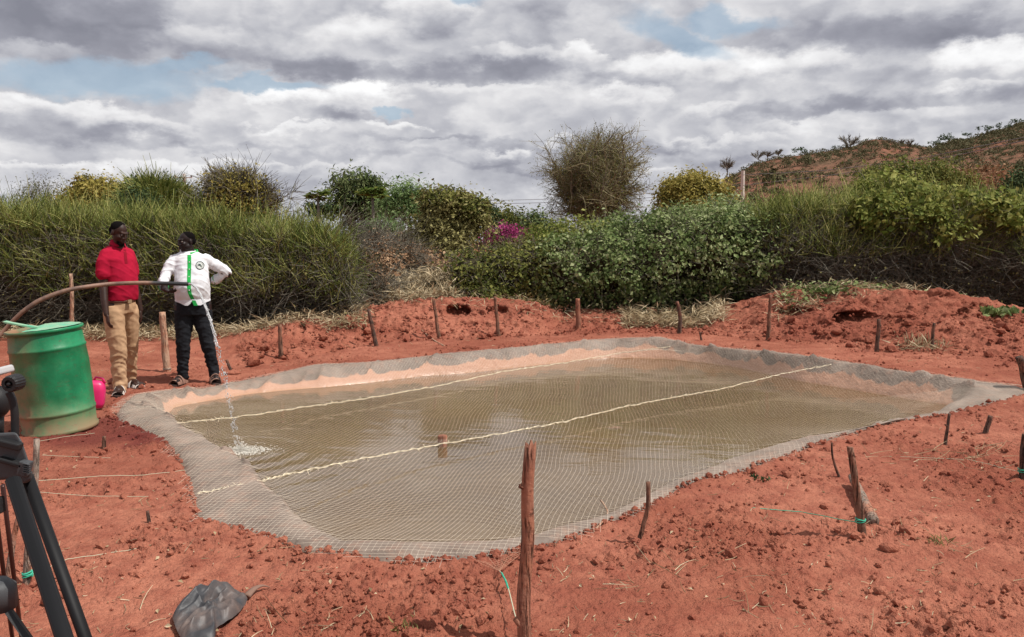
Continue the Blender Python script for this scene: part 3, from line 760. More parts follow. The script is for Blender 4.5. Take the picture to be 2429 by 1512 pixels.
# ------------------------------------------------------------------ centre gap
leafy_mass('dry_shrub', 'brown dry tangled shrub at the right end of the pencil hedge', 'shrub',
 [E(880,640,16.0,50,75,.8),E(930,610,17,60,50,.8),E(870,710,15.4,50,40,.5)], 'dry', 5500, .05, 150, .14, 4200, core=True, twl=.7, corek=.6)
leafy_mass('dry_shrub', 'low olive-brown shrub behind the dry grass in the hedge gap', 'shrub',
 [E(930,590,19,55,28,.9),E(985,590,19.5,50,26,.8)], 'drygreen', 4000, .055, 120, .14, 900, core=True, corek=.65)
leafy_mass('low_bush', 'low sunlit bush of small yellowish leaves left of the creeper hedge', 'bush',
 [E(1120,650,16.0,60,58,.8),E(1200,640,16.2,70,60,.8),E(1270,640,16.2,60,66,.8),E(1150,700,15.6,70,35,.5)], 'olive', 12000, .055, 300, .12, 1400, group=None, corek=.7)
leafy_mass('low_bush', 'small orange-brown bush below the magenta bougainvillea', 'bush',
 [E(1230,600,18.5,60,28,.8),E(1290,600,18.5,40,24,.7)], 'drygreen', 3000, .05, 90, .12, 500, corek=.6)
leafy_mass('dry_bush', 'rust-brown dry bush filling the gap left of the creeper bush', 'bush', [E(960,620,18,60,34,.9),E(1020,640,17.6,50,30,.8)], 'dry', 6500, .055, 160, .14, 900, corek=.6)
leafy_mass('dry_grass_clump', 'tall straw-coloured dry grass standing in the gap between the hedges', 'grass', [E(960,685,16.3,70,34,.7),E(1030,680,16.2,60,34,.7),E(900,700,15.8,50,26,.5)], 'straw', 7000, .13, 200, .12, 500, corek=.5, wid=.1)
# ------------------------------------------------------------------ trees and shrubs behind, left to right
tree('pencil_tree', 'tree', 'rounded grey-green pencil tree, leftmost above the hedge', [E(105,470,24,45,42),E(100,500,24,60,40)], 'scrub', 5200, .06, 90, .22, .08, wid=.25, shell=.3, droop=-.8)
tree('golden_tree', 'tree', 'yellow-green leafy tree, leftmost of the golden trees', [E(200,460,22,42,38),E(255,462,22,48,34),E(225,495,22,75,38)], 'golden', 13000, .08, 170, .14, .1)
tree('dark_shrub', 'shrub', 'small very dark shrub in front of the leftmost golden tree', [E(322,488,19.5,38,34),E(330,515,19.5,40,25)], 'dark', 3500, .07, 70, .16, .05)
tree('treelet', 'tree', 'tiny dark sapling top peeping between the golden tree and the pencil tree', [E(314,432,24,12,10),E(322,440,24,14,12)], 'dark', 260, .10, 16, .1, .03, base=(Ad(316,440,24)[0], 24, 0))
def stem_tree(name, label, ells, n, mat_, parentcat='tree', r0=.08, nb=0, length=.5, leafn=0, leafm='golden', rr=.012, base=None, lsize=.08):
    """bushy tree made mostly of thin upright stems"""
    c0 = np.mean([e[0] for e in ells], 0); base = (c0[0], c0[1], 0) if base is None else base
    t = empty(name, base, label, parentcat); off = -np.array(base, float); EE = [(np.array(c)+off, r) for c, r in ells]
    P, D, C = clumped(n, EE, max(30, n//30), .14, .35, -.6)
    acc = Acc(); Lr = R.uniform(.4, 1, n)*length
    tubes(P-norm(D)*length*.4, norm(D+rdir(n)*.55+[0, 0, .35]), Lr, R.normal(size=(n, 3))*.25, rr, rr*.45, 2, 3, acc)
    link('crown', acc.mesh('crown', True), mat_, t)
    if leafn:
        a = Acc(); P, D, _ = clumped(leafn, EE, max(20, leafn//40), .16, .5, -.6)
        leaves(P, D+rdir(leafn), rdir(leafn), lsize*R.uniform(.6, 1.3, leafn), .7, .3, a); link('leaf_cover', a.mesh('leaf_cover'), LM[leafm], t)
    limbs((0, 0, 0), C, r0, t)
    return t
stem_tree('pencil_tree', 'big rounded dark green pencil tree left of the utility pole', [E(365,465,21,62,38),E(400,480,21,48,30),E(372,505,21,90,40)], 11000, M_gtwig, length=.5, rr=.010, leafn=2500, leafm='dark', lsize=.06)
stem_tree('dry_tree', 'dry twiggy tree with brown and yellow leaves, bare twigs sticking out on top', [E(560,455,21,75,45),E(565,495,21,88,40),E(620,480,21,30,30)], 5000, M_twig, length=.55, rr=.008, leafn=12000, leafm='golden', lsize=.075)
def bare_sprays(name, label, cat, base, targets, n, r0, parent=None):
    t = empty(name, base, label, cat); acc = Acc(); b = np.zeros(3)
    for tg in targets:
        e = np.array(tg)-np.array(base); m = e*.5+R.normal(size=3)*.12; path_tube([b, m*.6, m, e*.8, e], [r0, r0*.8, r0*.6, r0*.35, r0*.15], 4, acc)
        ii = R.uniform(.25, 1, n); P = e*ii[:, None]; D = norm(e/np.linalg.norm(e)+rdir(n)*.8)
        tubes(P, D, R.uniform(.2, .7, n), rdir(n)*.3, .007, .003, 2, 3, acc)
    link('branches', acc.mesh('branches'), M_twig, t); return t
bare_sprays('dead_branches', 'bare leafless branches fanning right from the dry tree', 'branches', tuple(Ad(610,500,20.5)), [Ad(700,452,20.5),Ad(690,470,20.3),Ad(655,440,20.5),Ad(720,500,20.2),Ad(560,396,20.6),Ad(520,408,20.5),Ad(605,402,20.5)], 26, .018)
bare_sprays('dead_branches', 'tangle of dead drooping branches at the right end of the pencil hedge', 'branches', tuple(Ad(790,545,15.6)), [Ad(830,560,15.2),Ad(860,610,15.0),Ad(872,590,15.3),Ad(845,540,15.6),Ad(875,650,15.0),Ad(820,530,15.6),Ad(850,590,14.9)], 30, .012)
# papaya
def papaya(label, px, ptop, pbot, Y, rw, nleaf):
    base = Ad(px, 600, Y); base[2] = 0; top = Ad(px, ptop, Y)-base; t = empty('papaya_tree', tuple(base), label, 'tree', 'papaya trees behind the hedge')
    a = Acc(); path_tube([[0, 0, -.2], [.03, 0, top[2]*.5], [0, 0, top[2]]], [.055, .045, .035], 7, a); link('trunk', a.mesh('trunk', True), M_bark, t)
    s = Y/FPX*K; lf = Acc(); st = Acc()
    for i in range(nleaf):
        az = i*2.4+R.uniform(-.2, .2); el = R.uniform(-.15, .55); L = rw*s*R.uniform(.55, .95)
        d = np.array([math.cos(az)*math.cos(el), math.sin(az)*math.cos(el), math.sin(el)]); c = np.array([0, 0, top[2]-.03*(i % 5)])
        tip = c+d*L; tubes(c[None], d[None], L, np.array([[0, 0, -.25]]), .010, .006, 2, 3, st); tip = c+d*L+np.array([0, 0, -.25])*L
        for k in range(9):
            an = az+(k-4)*.62; dd = np.array([math.cos(an), math.sin(an), -.35+.1*math.cos(k)])
            leaves(tip[None], np.array([[0, 0, 1.]])+R.normal(size=(1, 3))*.15, dd[None], np.array([rw*s*.62])*R.uniform(.8, 1.1), .45, .3, lf)
    link('leaves', lf.mesh('leaves'), LM['papaya'], t); link('leaf_stalks', st.mesh('leaf_stalks'), LM['papaya'], t)
papaya('slim papaya tree standing alone against the sky, flat leaf crown', 757, 458, 517, 23, 28, 20)
papaya('papaya tree in front of the dark feathery tree, trunk pale', 886, 452, 545, 21, 30, 26)
tree('leafy_sapling', 'tree', 'small dark-leaved sapling at the foot of the lone papaya', [E(740,492,24,11,12),E(768,498,24,12,12),E(745,515,24,16,10)], 'dark', 700, .09, 22, .1, .03)
tree('feathery_tree', 'tree', 'large dark green feathery-leaved tree right of the lone papaya', [E(838,445,27,38,32),E(860,480,27,55,32),E(885,445,27,28,26),E(830,500,27,45,28),E(795,500,26.5,24,16),E(800,455,27,16,12),E(900,505,27,50,35)], 'feather', 9500, .13, 120, .22, .16, shell=.5, wid=.35)
tree('moringa_tree', 'tree', 'bright light-green feathery tree beside the dark feathery tree', [E(960,455,25,32,24),E(985,480,25,38,30),E(940,495,25,40,35),E(985,520,25,45,28),E(1010,500,25,30,30)], 'bright', 10500, .085, 150, .2, .12, shell=.4, wid=.35)
leafy_mass('banana_clump', 'low bright green leafy plants under the papaya beside the feathery tree', 'plant', [E(905,545,20.5,30,14,.4),E(870,545,20.5,20,12,.4),E(935,540,20.5,20,12,.4)], 'bright', 900, .14, 40, .12, 0, core=False, wid=.3)
tree('creeper_bush', 'bush', 'large rounded creeper-covered bush, brown-green and deeply shaded, in the middle gap', [E(1045,495,19,48,42),E(1080,500,19,65,42),E(1110,530,19,50,45),E(1060,550,19,70,48),E(1020,570,18.8,40,45),E(1075,590,18.6,60,28)], 'drygreen', 22000, .075, 320, .15, .12, shell=.6)
leafy_mass('creeper', 'bright yellowish leaves sprinkled over the top of the creeper bush', 'creeper', [E(1060,475,18.8,50,20,.4),E(1110,495,18.8,48,24,.4)], 'olive', 2600, .07, 70, .13, 120, core=False)
tree('round_tree', 'tree', 'small dark round tree peeping right of the creeper bush', [E(1140,505,26,24,22),E(1150,525,26,30,20)], 'dark', 2600, .10, 50, .2, .08)
tree('olive_tree', 'tree', 'low olive-brown tree behind the magenta bougainvillea', [E(1190,520,27,38,24),E(1215,535,27,40,22)], 'olive', 4200, .09, 80, .2, .08)
leafy_mass('bougainvillea', 'magenta bougainvillea bush in full flower in the hedge gap', 'bougainvillea', [E(1185,560,20,28,24,.6),E(1205,570,20,30,24,.6),E(1232,572,20,28,18,.5)], 'magenta', 6500, .06, 120, .11, 500, core=True, corek=.72)
tree('green_shrub', 'shrub', 'dark green shrub between the bougainvillea and the big bare tree', [E(1270,545,22,26,30),E(1300,560,22,34,28),E(1265,525,22,10,14)], 'feather', 5000, .07, 90, .16, .07)
tree('golden_tree', 'tree', 'round golden-green tree between the big bare tree and the concrete pole', [E(1640,455,24,70,46),E(1690,470,24,52,40),E(1600,480,24,42,36),E(1650,500,24,95,40)], 'golden', 22000, .08, 300, .15, .14)
tree('olive_tree', 'tree', 'wide olive-green tree in front of the hill above the right hedge', [E(2120,440,21,80,42),E(2200,425,21.5,75,34),E(2260,445,21.5,50,35),E(2060,460,20.5,40,32)], 'olive', 11000, .085, 200, .2, .12)
tree('dark_tree', 'tree', 'dark evergreen tree cut by the right edge above the hedge', [E(2425,445,22,38,38),E(2450,470,22,50,42)], 'dark', 5500, .09, 90, .2, .1)
tree('dry_bush', 'bush', 'reddish-brown dry bush at the foot of the hill right of the hedge top', [E(2330,425,26,50,28),E(2390,430,27,40,24)], 'dry', 3000, .08, 70, .2, .08)
# ------------------------------------------------------------------ the big thorny tree
def thorn_tree():
    Y = 26.0; base = Ad(1408, 560, Y); base[2] = 0
    t = empty('thorn_tree', tuple(base), 'big nearly leafless thorny tree with a wide twiggy crown, tallest in the view', 'tree')
    c = Ad(1408, 395, Y)-base; s = Y/FPX*K
    acc = Acc(); fine = Acc()
    path_tube([[0, 0, -.2], [.05, 0, 1.2], [-.02, .05, 2.0]], [.24, .19, .15], 8, acc)
    b0 = np.array([0, 0, 1.5]); ends = []
    n1 = 30
    for i in range(n1):
        az = i*2.399; el = R.uniform(-.38, 1.45)
        d = np.array([math.cos(az)*math.cos(el), math.sin(az)*math.cos(el), math.sin(el)])
        tgt = np.array([0, 0, c[2]-.6])+d*np.array([142*s, 142*s, 110*s])*R.uniform(.58, .80)
        st = b0+np.array([0, 0, R.uniform(-.2, .9)]); m = st+(tgt-st)*.5+R.normal(size=3)*.15+[0, 0, .15]
        pts = np.array([st, st+(m-st)*.5, m, m+(tgt-m)*.5+R.normal(size=3)*.07, tgt]); path_tube(pts, [.06, .05, .038, .028, .018], 5, acc)
        for k in range(16):
            f = R.uniform(.2, 1); j = min(3, int(f*4)); p = pts[j]+(pts[j+1]-pts[j])*(f*4-j)
            ends.append((p, norm((tgt-st)/np.linalg.norm(tgt-st)+R.normal(size=3)*.75), R.uniform(.5, 1.15)))
    P = np.array([e[0] for e in ends]); D = np.array([e[1] for e in ends]); L = np.array([e[2] for e in ends])*.78
    bd = R.normal(size=P.shape)*.2; tubes(P, D, L, bd, .017, .008, 4, 4, acc)
    def kids(P, D, L, bd, k, fl, fh, spread):
        i = np.repeat(np.arange(len(P)), k); f = R.uniform(.15, 1, len(i))
        p = P[i]+D[i]*(L[i]*f)[:, None]+bd[i]*(L[i]*f**2)[:, None]
        d = norm(D[i]+bd[i]*f[:, None]+R.normal(size=(len(i), 3))*spread); return p, d, L[i]*R.uniform(fl, fh, len(i)), R.normal(size=(len(i), 3))*.4
    P2, D2, L2, b2 = kids(P, D, L, bd, 8, .35, .75, .65); tubes(P2, D2, L2, b2, .009, .005, 3, 3, fine)
    P3, D3, L3, b3 = kids(P2, D2, L2, b2, 4, .3, .7, .8); tubes(P3, D3, L3, b3, .0058, .0028, 2, 3, fine)
    P4 = P3+D3*L3[:, None]; keep = R.rand(len(P4)) < .95; P4 = P4[keep]
    link('trunk', acc.mesh('trunk', True), M_bark, t)
    M = leaf_mat('thorn_twig', [(.12, .095, .055), (.21, .175, .10), (.31, .27, .16)], 0, .8); link('twigs', fine.mesh('twigs'), M, t)
    a = Acc(); P4 = np.vstack([P4, P4+R.normal(size=P4.shape)*.05]); n = len(P4); leaves(P4, rdir(n), rdir(n), R.uniform(.03, .06, n), .5, .2, a); link('leaf_cover', a.mesh('leaf_cover'), LM['olive'], t)
    # old nest-like knot of twigs
    q = Acc(); n = 500; cc = Ad(1385, 395, Y)-base; tubes(cc+R.normal(size=(n, 3))*[.28, .25, .2], rdir(n), R.uniform(.2, .5, n), rdir(n)*.4, .008, .004, 2, 3, q); link('twig_knot', q.mesh('twig_knot'), M_twig, t)
thorn_tree()

# ------------------------------------------------------------------ hills
def hill(name, crest, Yc, Yn, Yb, seed, label=None):
    cx = [mu(p[0]) for p in crest]; us = np.linspace(cx[0], cx[-1], 420); ss = np.linspace(0, 1.35, 90)
    U, SS = np.meshgrid(us, ss); Y = np.where(SS < 1, Yn+(Yc-Yn)*SS, Yc+(Yb-Yc)*(SS-1)/.35); X = U*Y
    zc = zat(np.interp(U, cx, [p[1] for p in crest]), Yc)
    pr = np.where(SS < 1, SS**.75, 1-sstep(1, 1.35, SS)*.6)
    Z = np.maximum(zc, 0)*pr
    gul = np.abs(fbm(X*.035+seed, Y*.02, 4)); Z = Z-gul*(4.0*np.clip(SS, 0, 1)*(1-np.clip(SS, 0, 1))*4)+.5*fbm(X*.2, Y*.2, 3)*np.clip(SS*4, 0, 1)*np.where(SS > .93, .4, 1)
    Z = np.where(SS == 0, -1, Z)
    V = np.stack([X, Y, Z], -1).reshape(-1, 3); m, n = U.shape
    i = np.arange(m-1)[:, None]*n; k = np.arange(n-1)[None]; F = np.stack([i+k, i+k+1, i+n+k+1, i+n+k], -1).reshape(-1, 4)
    return tag(link(name, mesh_np(name, V, [F], True), M_hill), kind='structure'), V.reshape(m, n, 3), SS
M_hill = bpy.data.materials.new('hill_soil'); M_hill.use_nodes = True
_t = NT(M_hill.node_tree); _b = M_hill.node_tree.nodes['Principled BSDF']; _p = _t.new('ShaderNodeNewGeometry').outputs['Position']
_a = _t.noise(_p, .035, 6, .65); _c = _t.noise(_p, .25, 6, .7)
_col = _t.mix(_t.mr(_a, .4, .6), (.225, .095, .066), (.185, .115, .075)); _col = _t.mix(_t.mr(_c, .45, .62), _col, (.085, .060, .038)); _col = _t.mix(_t.mr(_t.noise(_p, 1.2, 4, .7), .55, .7, 0, .6), _col, (.27, .14, .09))
_t.l.new(_col, _b.inputs['Base Color']); _b.inputs['Roughness'].default_value = 1; _b.inputs['Specular IOR Level'].default_value = 0
_t.l.new(_t.new('ShaderNodeBump', inp={'Strength': 1.0, 'Distance': 1.2, 'Height': _c}).outputs[0], _b.inputs['Normal'])
q = lambda x, y: ((x/2.283+2200)/3264*2429, (y/2.283+350)/3264*2429)   # pixels of an enlarged crop of the hill
crest1 = [q(200,600),q(220,500),q(300,470),q(400,410),q(600,350),q(800,325),q(1000,292),q(1150,262),q(1230,225),q(1300,214),q(1400,226),q(1500,245),q(1650,275),q(1800,330),q(2000,420),q(2300,560)]
crest2 = [q(1450,420),q(1600,300),q(1700,278),q(1800,242),q(1900,222),q(2000,202),q(2100,175),q(2200,150),q(2300,115),q(2429,82),q(2700,30),q(3000,20),q(3300,150),q(3600,400)]
h1, HV1, HS1 = hill('hill', crest1, 230, 95, 300, 1.0)
h2, HV2, HS2 = hill('hill', crest2, 400, 150, 520, 5.0)
def hill_scrub():
    """shrubs too many to tell apart"""
    for nm, HV, SS, n, sz, lb in (('hillside_scrub', HV1, HS1, 1300, .75, 'scattered low scrub on the nearer red hill'), ('hillside_scrub', HV2, HS2, 2100, 1.25, 'dense low scrub over the farther hill on the right')):
        acc = Acc(); m, k = SS.shape; lim = np.nonzero(SS[:, 0] <= 1.02)[0][-1]
        i = (R.beta(1.6, 1.0, n)*lim).astype(int); j = R.randint(0, k, n); P = HV[i, j]
        for p in P:
            s = sz*R.uniform(.4, 1.5)*(1+.3*(p[1] > 300)); c = 46
            d = rdir(c, .3); pos = p+d*R.uniform(.4, 1, (c, 1))*np.array([1.2, 1.2, .75])*s+[0, 0, .25*s]
            leaves(pos, d+rdir(c)*.5, rdir(c), R.uniform(.35, .8, c)*s*.6, .8, .3, acc)
        tag(link(nm, acc.mesh(nm), LM['scrub']), lb, 'scrub', kind='stuff')
hill_scrub()
def far_tree(label, px, ptop, pbase, Y, lm, bare, rxpx):
    b = Ad(px, pbase, Y); tp = Ad(px, ptop, Y); H = tp[2]-b[2]; s = Y/FPX*K; rx = rxpx*s
    t = empty('bare_tree' if bare else 'hill_tree', tuple(b), label, 'tree', 'trees along the hill ridge')
    acc = Acc(); path_tube([[0, 0, -.5], [.1*rx, 0, H*.25], [0, 0, H*.5]], [H*.035+.05, H*.025+.04, H*.02+.02], 5, acc)
    if bare:
        for i in range(9):
            az = i*2.4; tgt = np.array([math.cos(az)*rx*R.uniform(.5, .95), math.sin(az)*rx*.8, H*R.uniform(.6, 1.0)]); st = np.array([0, 0, H*R.uniform(.25, .5)])
            path_tube([st, (st+tgt)/2+[0, 0, .08*H], tgt], [H*.016+.03, H*.01+.02, .02], 4, acc)
            n = 34; f = R.uniform(.3, 1, n); P = st+(tgt-st)*f[:, None]; tubes(P, norm((tgt-st)/H+rdir(n)*.7+[0, 0, .3]), R.uniform(.12, .3, n)*H, rdir(n)*.3, .05, .03, 2, 3, acc)
        link('trunk', acc.mesh('trunk'), M_twig, t)
    else:
        link('trunk', acc.mesh('trunk'), M_bark, t)
        crown('crown', lm, [((0, 0, H*.6), (rx, rx*.8, H*.42))], 420, H*.12, 26, H*.12, t, .8, .5)
QT = lambda *a: [(*q(a[0], a[1]), q(a[0], a[2])[1])][0]
for lb, x, y0, y1, Y, lm, bare, w_ in [
 ('spreading bare tree standing alone at the left foot of the hill',265,360,480,215,'scrub',1,22),
 ('leftmost of the bare trees on the rising left ridge of the hill',495,308,385,228,'scrub',1,20),
 ('bare tree just right of the leftmost ridge tree',560,300,368,230,'scrub',1,18),
 ('faint small bare tree left of the dark bush on the hill ridge',642,288,350,232,'scrub',1,10),
 ('dense dark bushy tree on the left part of the ridge',800,278,335,230,'dark',0,20),
 ('small round green bush on the ridge left of the big bare tree',960,280,305,230,'scrub',0,8),
 ('twin green bushes on the ridge close left of the big bare tree',1065,262,295,230,'dark',0,14),
 ('biggest bare tree of the ridge, just left of the summit',1160,190,320,226,'scrub',1,28),
 ('pale bare tree on the summit of the nearer hill',1275,232,300,222,'scrub',1,16),
 ('bare tree right of the summit, first of three in a row',1440,232,310,220,'scrub',1,18),
 ('bare tree right of the summit, middle of three in a row',1510,228,320,220,'scrub',1,18),
 ('bare tree right of the summit, last of three in a row',1580,228,335,218,'scrub',1,22),
 ('bare tree on the hillside below the big bare tree',1235,300,390,190,'scrub',1,20),
 ('olive bush low on the left slope of the hill',850,345,420,185,'scrub',0,24),
 ('grey-green bush low on the slope beside the bare red patch',600,430,600,150,'scrub',0,30),
 ('dark flat-topped tree at the left end of the far ridge',1870,178,240,385,'dark',0,20),
 ('dark bush at the foot of the far ridge beside the saddle',1780,225,265,380,'dark',0,16),
 ('small dark bush right of the flat-topped tree on the far ridge',2015,168,205,392,'dark',0,13),
 ('pair of dark tree tops halfway up the far ridge',2150,115,170,395,'dark',0,20),
 ('dark tree on the far ridge near the right edge',2265,100,145,395,'dark',0,22),
 ('dark tree on the highest part of the far ridge at the right edge',2395,70,125,395,'dark',0,22)]:
    X, Yt, Yb = QT(x, y0, y1); far_tree(lb, X, Yt, Yb, Y, lm, bare, w_)

# ------------------------------------------------------------------ power line
M_conc = mat('weathered_concrete', (.40, .37, .33), .85, .2, var=(.52, .49, .44), vscale=2)
M_wire = mat('wire', (.10, .10, .11), .6, .3); M_glass = mat('insulator', (.10, .07, .06), .3, .5)
def pole(label, px, ptop, pb, Y, arms, w_=.11):
    base = Ad(px, 500, Y); base[2] = 0; H = Ad(px, ptop, Y)[2]; t = empty('utility_pole', tuple(base), label, 'utility pole', 'poles of the power line')
    a = Acc(); path_tube([[0, 0, -.3], [0, 0, H]], [w_*1.5, w_], 4, a); link('pole', a.mesh('pole'), M_conc, t)
    for dz, L in arms:
        b = Acc(); box(b, (0, -w_, H-dz), (L, .09, .09)); arm = link('crossarm', b.mesh('crossarm'), M_conc, t)
        for sx in (-1, 1):
            c = Acc(); path_tube([[sx*L*.45, -w_, H-dz+.04], [sx*L*.45, -w_, H-dz+.16], [sx*L*.45, -w_, H-dz+.24]], [.05, .08, .03], 6, c); link('insulator', c.mesh('insulator'), M_glass, arm)
    return base, H
pole('grey utility pole with crossarms and insulators above the left hedge', 440, 412, 460, 70, [(.35, 1.5), (1.3, 1.2), (2.0, .9)], .14)
pole('slim plain concrete pole in front of the hill, right of the golden tree', 1760, 405, 500, 55, [], .13)
def wire(label, pts):
    p = np.array([Ad(x, y, Y) for x, y, Y in pts]); t = np.linspace(0, len(p)-1, 60); P = np.stack([np.interp(t, range(len(p)), p[:, i]) for i in range(3)], 1)
    a = Acc(); path_tube(P, .018, 3, a); tag(link('power_line', a.mesh('power_line'), M_wire), label, 'power line', 'overhead power lines')
wire('upper overhead wire from the left pole past the thorn tree to the slim pole', [(440,416,70),(560,436,68),(670,453,66),(830,468,64),(1100,477,61),(1280,473,59),(1500,462,57.5),(1700,446,55.5),(1760,438,55)])
wire('lower overhead wire from the left pole past the thorn tree to the slim pole', [(440,432,70),(560,452,68),(670,466,66),(830,480,64),(1100,485,61),(1280,481,59),(1500,472,57.5),(1700,456,55.5),(1760,448,55)])
wire('upper overhead wire rising from the slim pole across the hill to the right', [(1760,415,55),(1950,405,48),(2150,382,42),(2300,352,38),(2480,315,34)])
wire('lower overhead wire rising from the slim pole across the hill to the right', [(1760,440,55),(1950,418,48),(2150,392,42),(2300,362,38),(2480,322,34)])
# ------------------------------------------------------------------ dry litter under the hedges and weeds
def litter(label, name, n, fn, size, lm, seed, up=.0, w_=.12, cat='litter'):
    P = fn(n); acc = Acc(); d = rdir(n); d[:, 2] = np.abs(d[:, 2])*up+R.normal(size=n)*.15; leaves(P, rdir(n, 1.5), d, size*R.uniform(.4, 1.3, n), w_, .1, acc)
    return tag(link(name, acc.mesh(name), LM[lm]), label, cat, kind='stuff')
def strip(x0, x1, y0, y1, hz):
    def f(n):
        u = R.uniform(mu(x0), mu(x1), n); y = R.uniform(y0, y1, n)**1.0; x = u*y; z = np.maximum(gbase(x, y), mound_z(x, y))+np.abs(R.normal(size=n))*hz; return np.stack([x, y, z], 1)
    return f
litter('loose dry straw and twigs along the foot of the left hedge', 'dry_straw', 7000, strip(-100, 870, 12.9, 14.4, .07), .22, 'straw', 1, .4, .08)
litter('dry grass heap and straw in the dip between the two mounds', 'dry_straw', 3500, strip(1480, 1720, 14.0, 15.8, .12), .24, 'straw', 2, .7, .08)
litter('dry grass and weeds growing in the gap between the hedges', 'dry_grass', 9000, strip(860, 1080, 14.9, 19.5, .10), .34, 'straw', 3, 2.2, .06, 'grass')
litter('trailing dry weeds over the crest of the right mound', 'dry_weeds', 2600, strip(1830, 2500, 13.4, 14.6, .05), .22, 'straw', 4, .6, .06, 'weeds')
litter('trailing straw and grass on the crest of the left mound', 'dry_weeds', 1300, strip(600, 1560, 14.3, 15.6, .05), .2, 'straw', 5, .6, .06, 'weeds')
litter('green weeds trailing over the crest of the right mound', 'green_weeds', 1500, strip(1850, 2500, 13.6, 14.8, .07), .09, 'hedge_leaf', 6, .8, .6, 'weeds')
litter('fallen leaves and weeds on the open ground beyond the hedge gap', 'dry_grass', 9000, strip(800, 1400, 17, 30, .15), .32, 'drygreen', 7, 1.5, .10, 'grass')

# ================================================================== STAKES AND STICKS
def wood_mat(name, a, b, dust=(.42, .17, .10)):
    m = bpy.data.materials.new(name); m.use_nodes = True; t = NT(m.node_tree); bb = m.node_tree.nodes['Principled BSDF']
    tc = t.new('ShaderNodeTexCoord').outputs['Object']; st = t.vm('MULTIPLY', tc, (1, 1, .12))[0]
    f = t.noise(st, 60, 5, .65); g = t.noise(tc, 7, 5, .65)
    c = t.mix(t.mr(f, .35, .65), a, b); c = t.mix(t.mr(g, .45, .62, 0, .8), c, dust)
    c = t.mix(t.mr(t.noise(tc, 16, 4, .6), .62, .70, 0, .85), c, tuple(.35*x for x in a))
    gr = t.noise(t.vm('MULTIPLY', tc, (1, 1, .09))[0], 95, 3, .6); c = t.mix(t.mr(gr, .56, .66, 0, .85), c, tuple(.22*x for x in a))
    t.l.new(c, bb.inputs['Base Color']); bb.inputs['Roughness'].default_value = .9; bb.inputs['Specular IOR Level'].default_value = .15
    h = t.math('SUBTRACT', t.math('ADD', f, t.noise(tc, 25, 4, .7)), t.mr(gr, .54, .66, 0, 1.2)); t.l.new(t.new('ShaderNodeBump', inp={'Strength': 1.0, 'Distance': .009, 'Height': h}).outputs[0], bb.inputs['Normal'])
    return m
M_red = wood_mat('red_dusty_wood', (.20, .085, .055), (.34, .155, .105))
M_brown = wood_mat('brown_bark_wood', (.13, .070, .048), (.24, .135, .095), (.33, .14, .085))
M_dark = wood_mat('dark_bark_wood', (.065, .042, .034), (.14, .095, .075), (.26, .11, .07))
M_grey = wood_mat('grey_weathered_wood', (.20, .16, .13), (.34, .28, .23))
M_pale = wood_mat('pale_wood', (.40, .25, .17), (.56, .38, .27))
M_gstr = mat('green_twine', (.02, .33, .20), .6, .4, var=(.06, .45, .30), vscale=50)
M_wstr = mat('pale_twine', (.50, .50, .36), .8, .2); M_wirem = mat('thin_wire', (.30, .26, .22), .4, .5, metal=.6)
def rough_tube(pts, r, sides, acc, amp=.12, fr=18, seed=0, splinter=0.0, oval=1.0):
    pts = np.asarray(pts, float); n = len(pts); T = norm(np.gradient(pts, axis=0)); a = np.array([1.0, 0, 0]); V = []
    arc = np.concatenate([[0], np.cumsum(np.linalg.norm(np.diff(pts, axis=0), axis=1))])
    for i in range(n):
        a = a-T[i]*np.dot(a, T[i]); a /= np.linalg.norm(a); b = np.cross(T[i], a)
        for k in range(sides):
            th = 2*np.pi*k/sides
            rr = r[i]*(1+amp*float(fbm(math.cos(th)*1.6+seed, math.sin(th)*1.6+arc[i]*fr*.3, 3))+amp*.5*float(pn(th*3+seed, arc[i]*fr*.15)))
            p = pts[i]+rr*(a*math.cos(th)+b*math.sin(th)*oval)
            if splinter and i >= n-2: p = p+T[i]*splinter*(.5+pn(k*1.7+seed, .3)*1.4)*(1 if i == n-1 else .4)
            V.append(p)
    F = [[i*sides+k, i*sides+(k+1) % sides, (i+1)*sides+(k+1) % sides, (i+1)*sides+k] for i in range(n-1) for k in range(sides)]
    V.append(pts[0]); V.append(pts[-1]-T[-1]*r[-1]*.1); c = n*sides
    acc.add(V, F, [[c, (k+1) % sides, k] for k in range(sides)]+[[c+1, (n-1)*sides+k, (n-1)*sides+(k+1) % sides] for k in range(sides)])
def windings(acc, c, r, n, rt=.003, axis=(0, 0, 1), pitch=.006):
    t = np.linspace(0, n*2*np.pi, n*14); p = np.stack([np.cos(t)*(r+rt), np.sin(t)*(r+rt), t/(2*np.pi)*pitch+.004*np.sin(t*1.3)], 1)+np.array(c); path_tube(p, rt, 5, acc)
STAKES = 'wooden stakes around the pond'
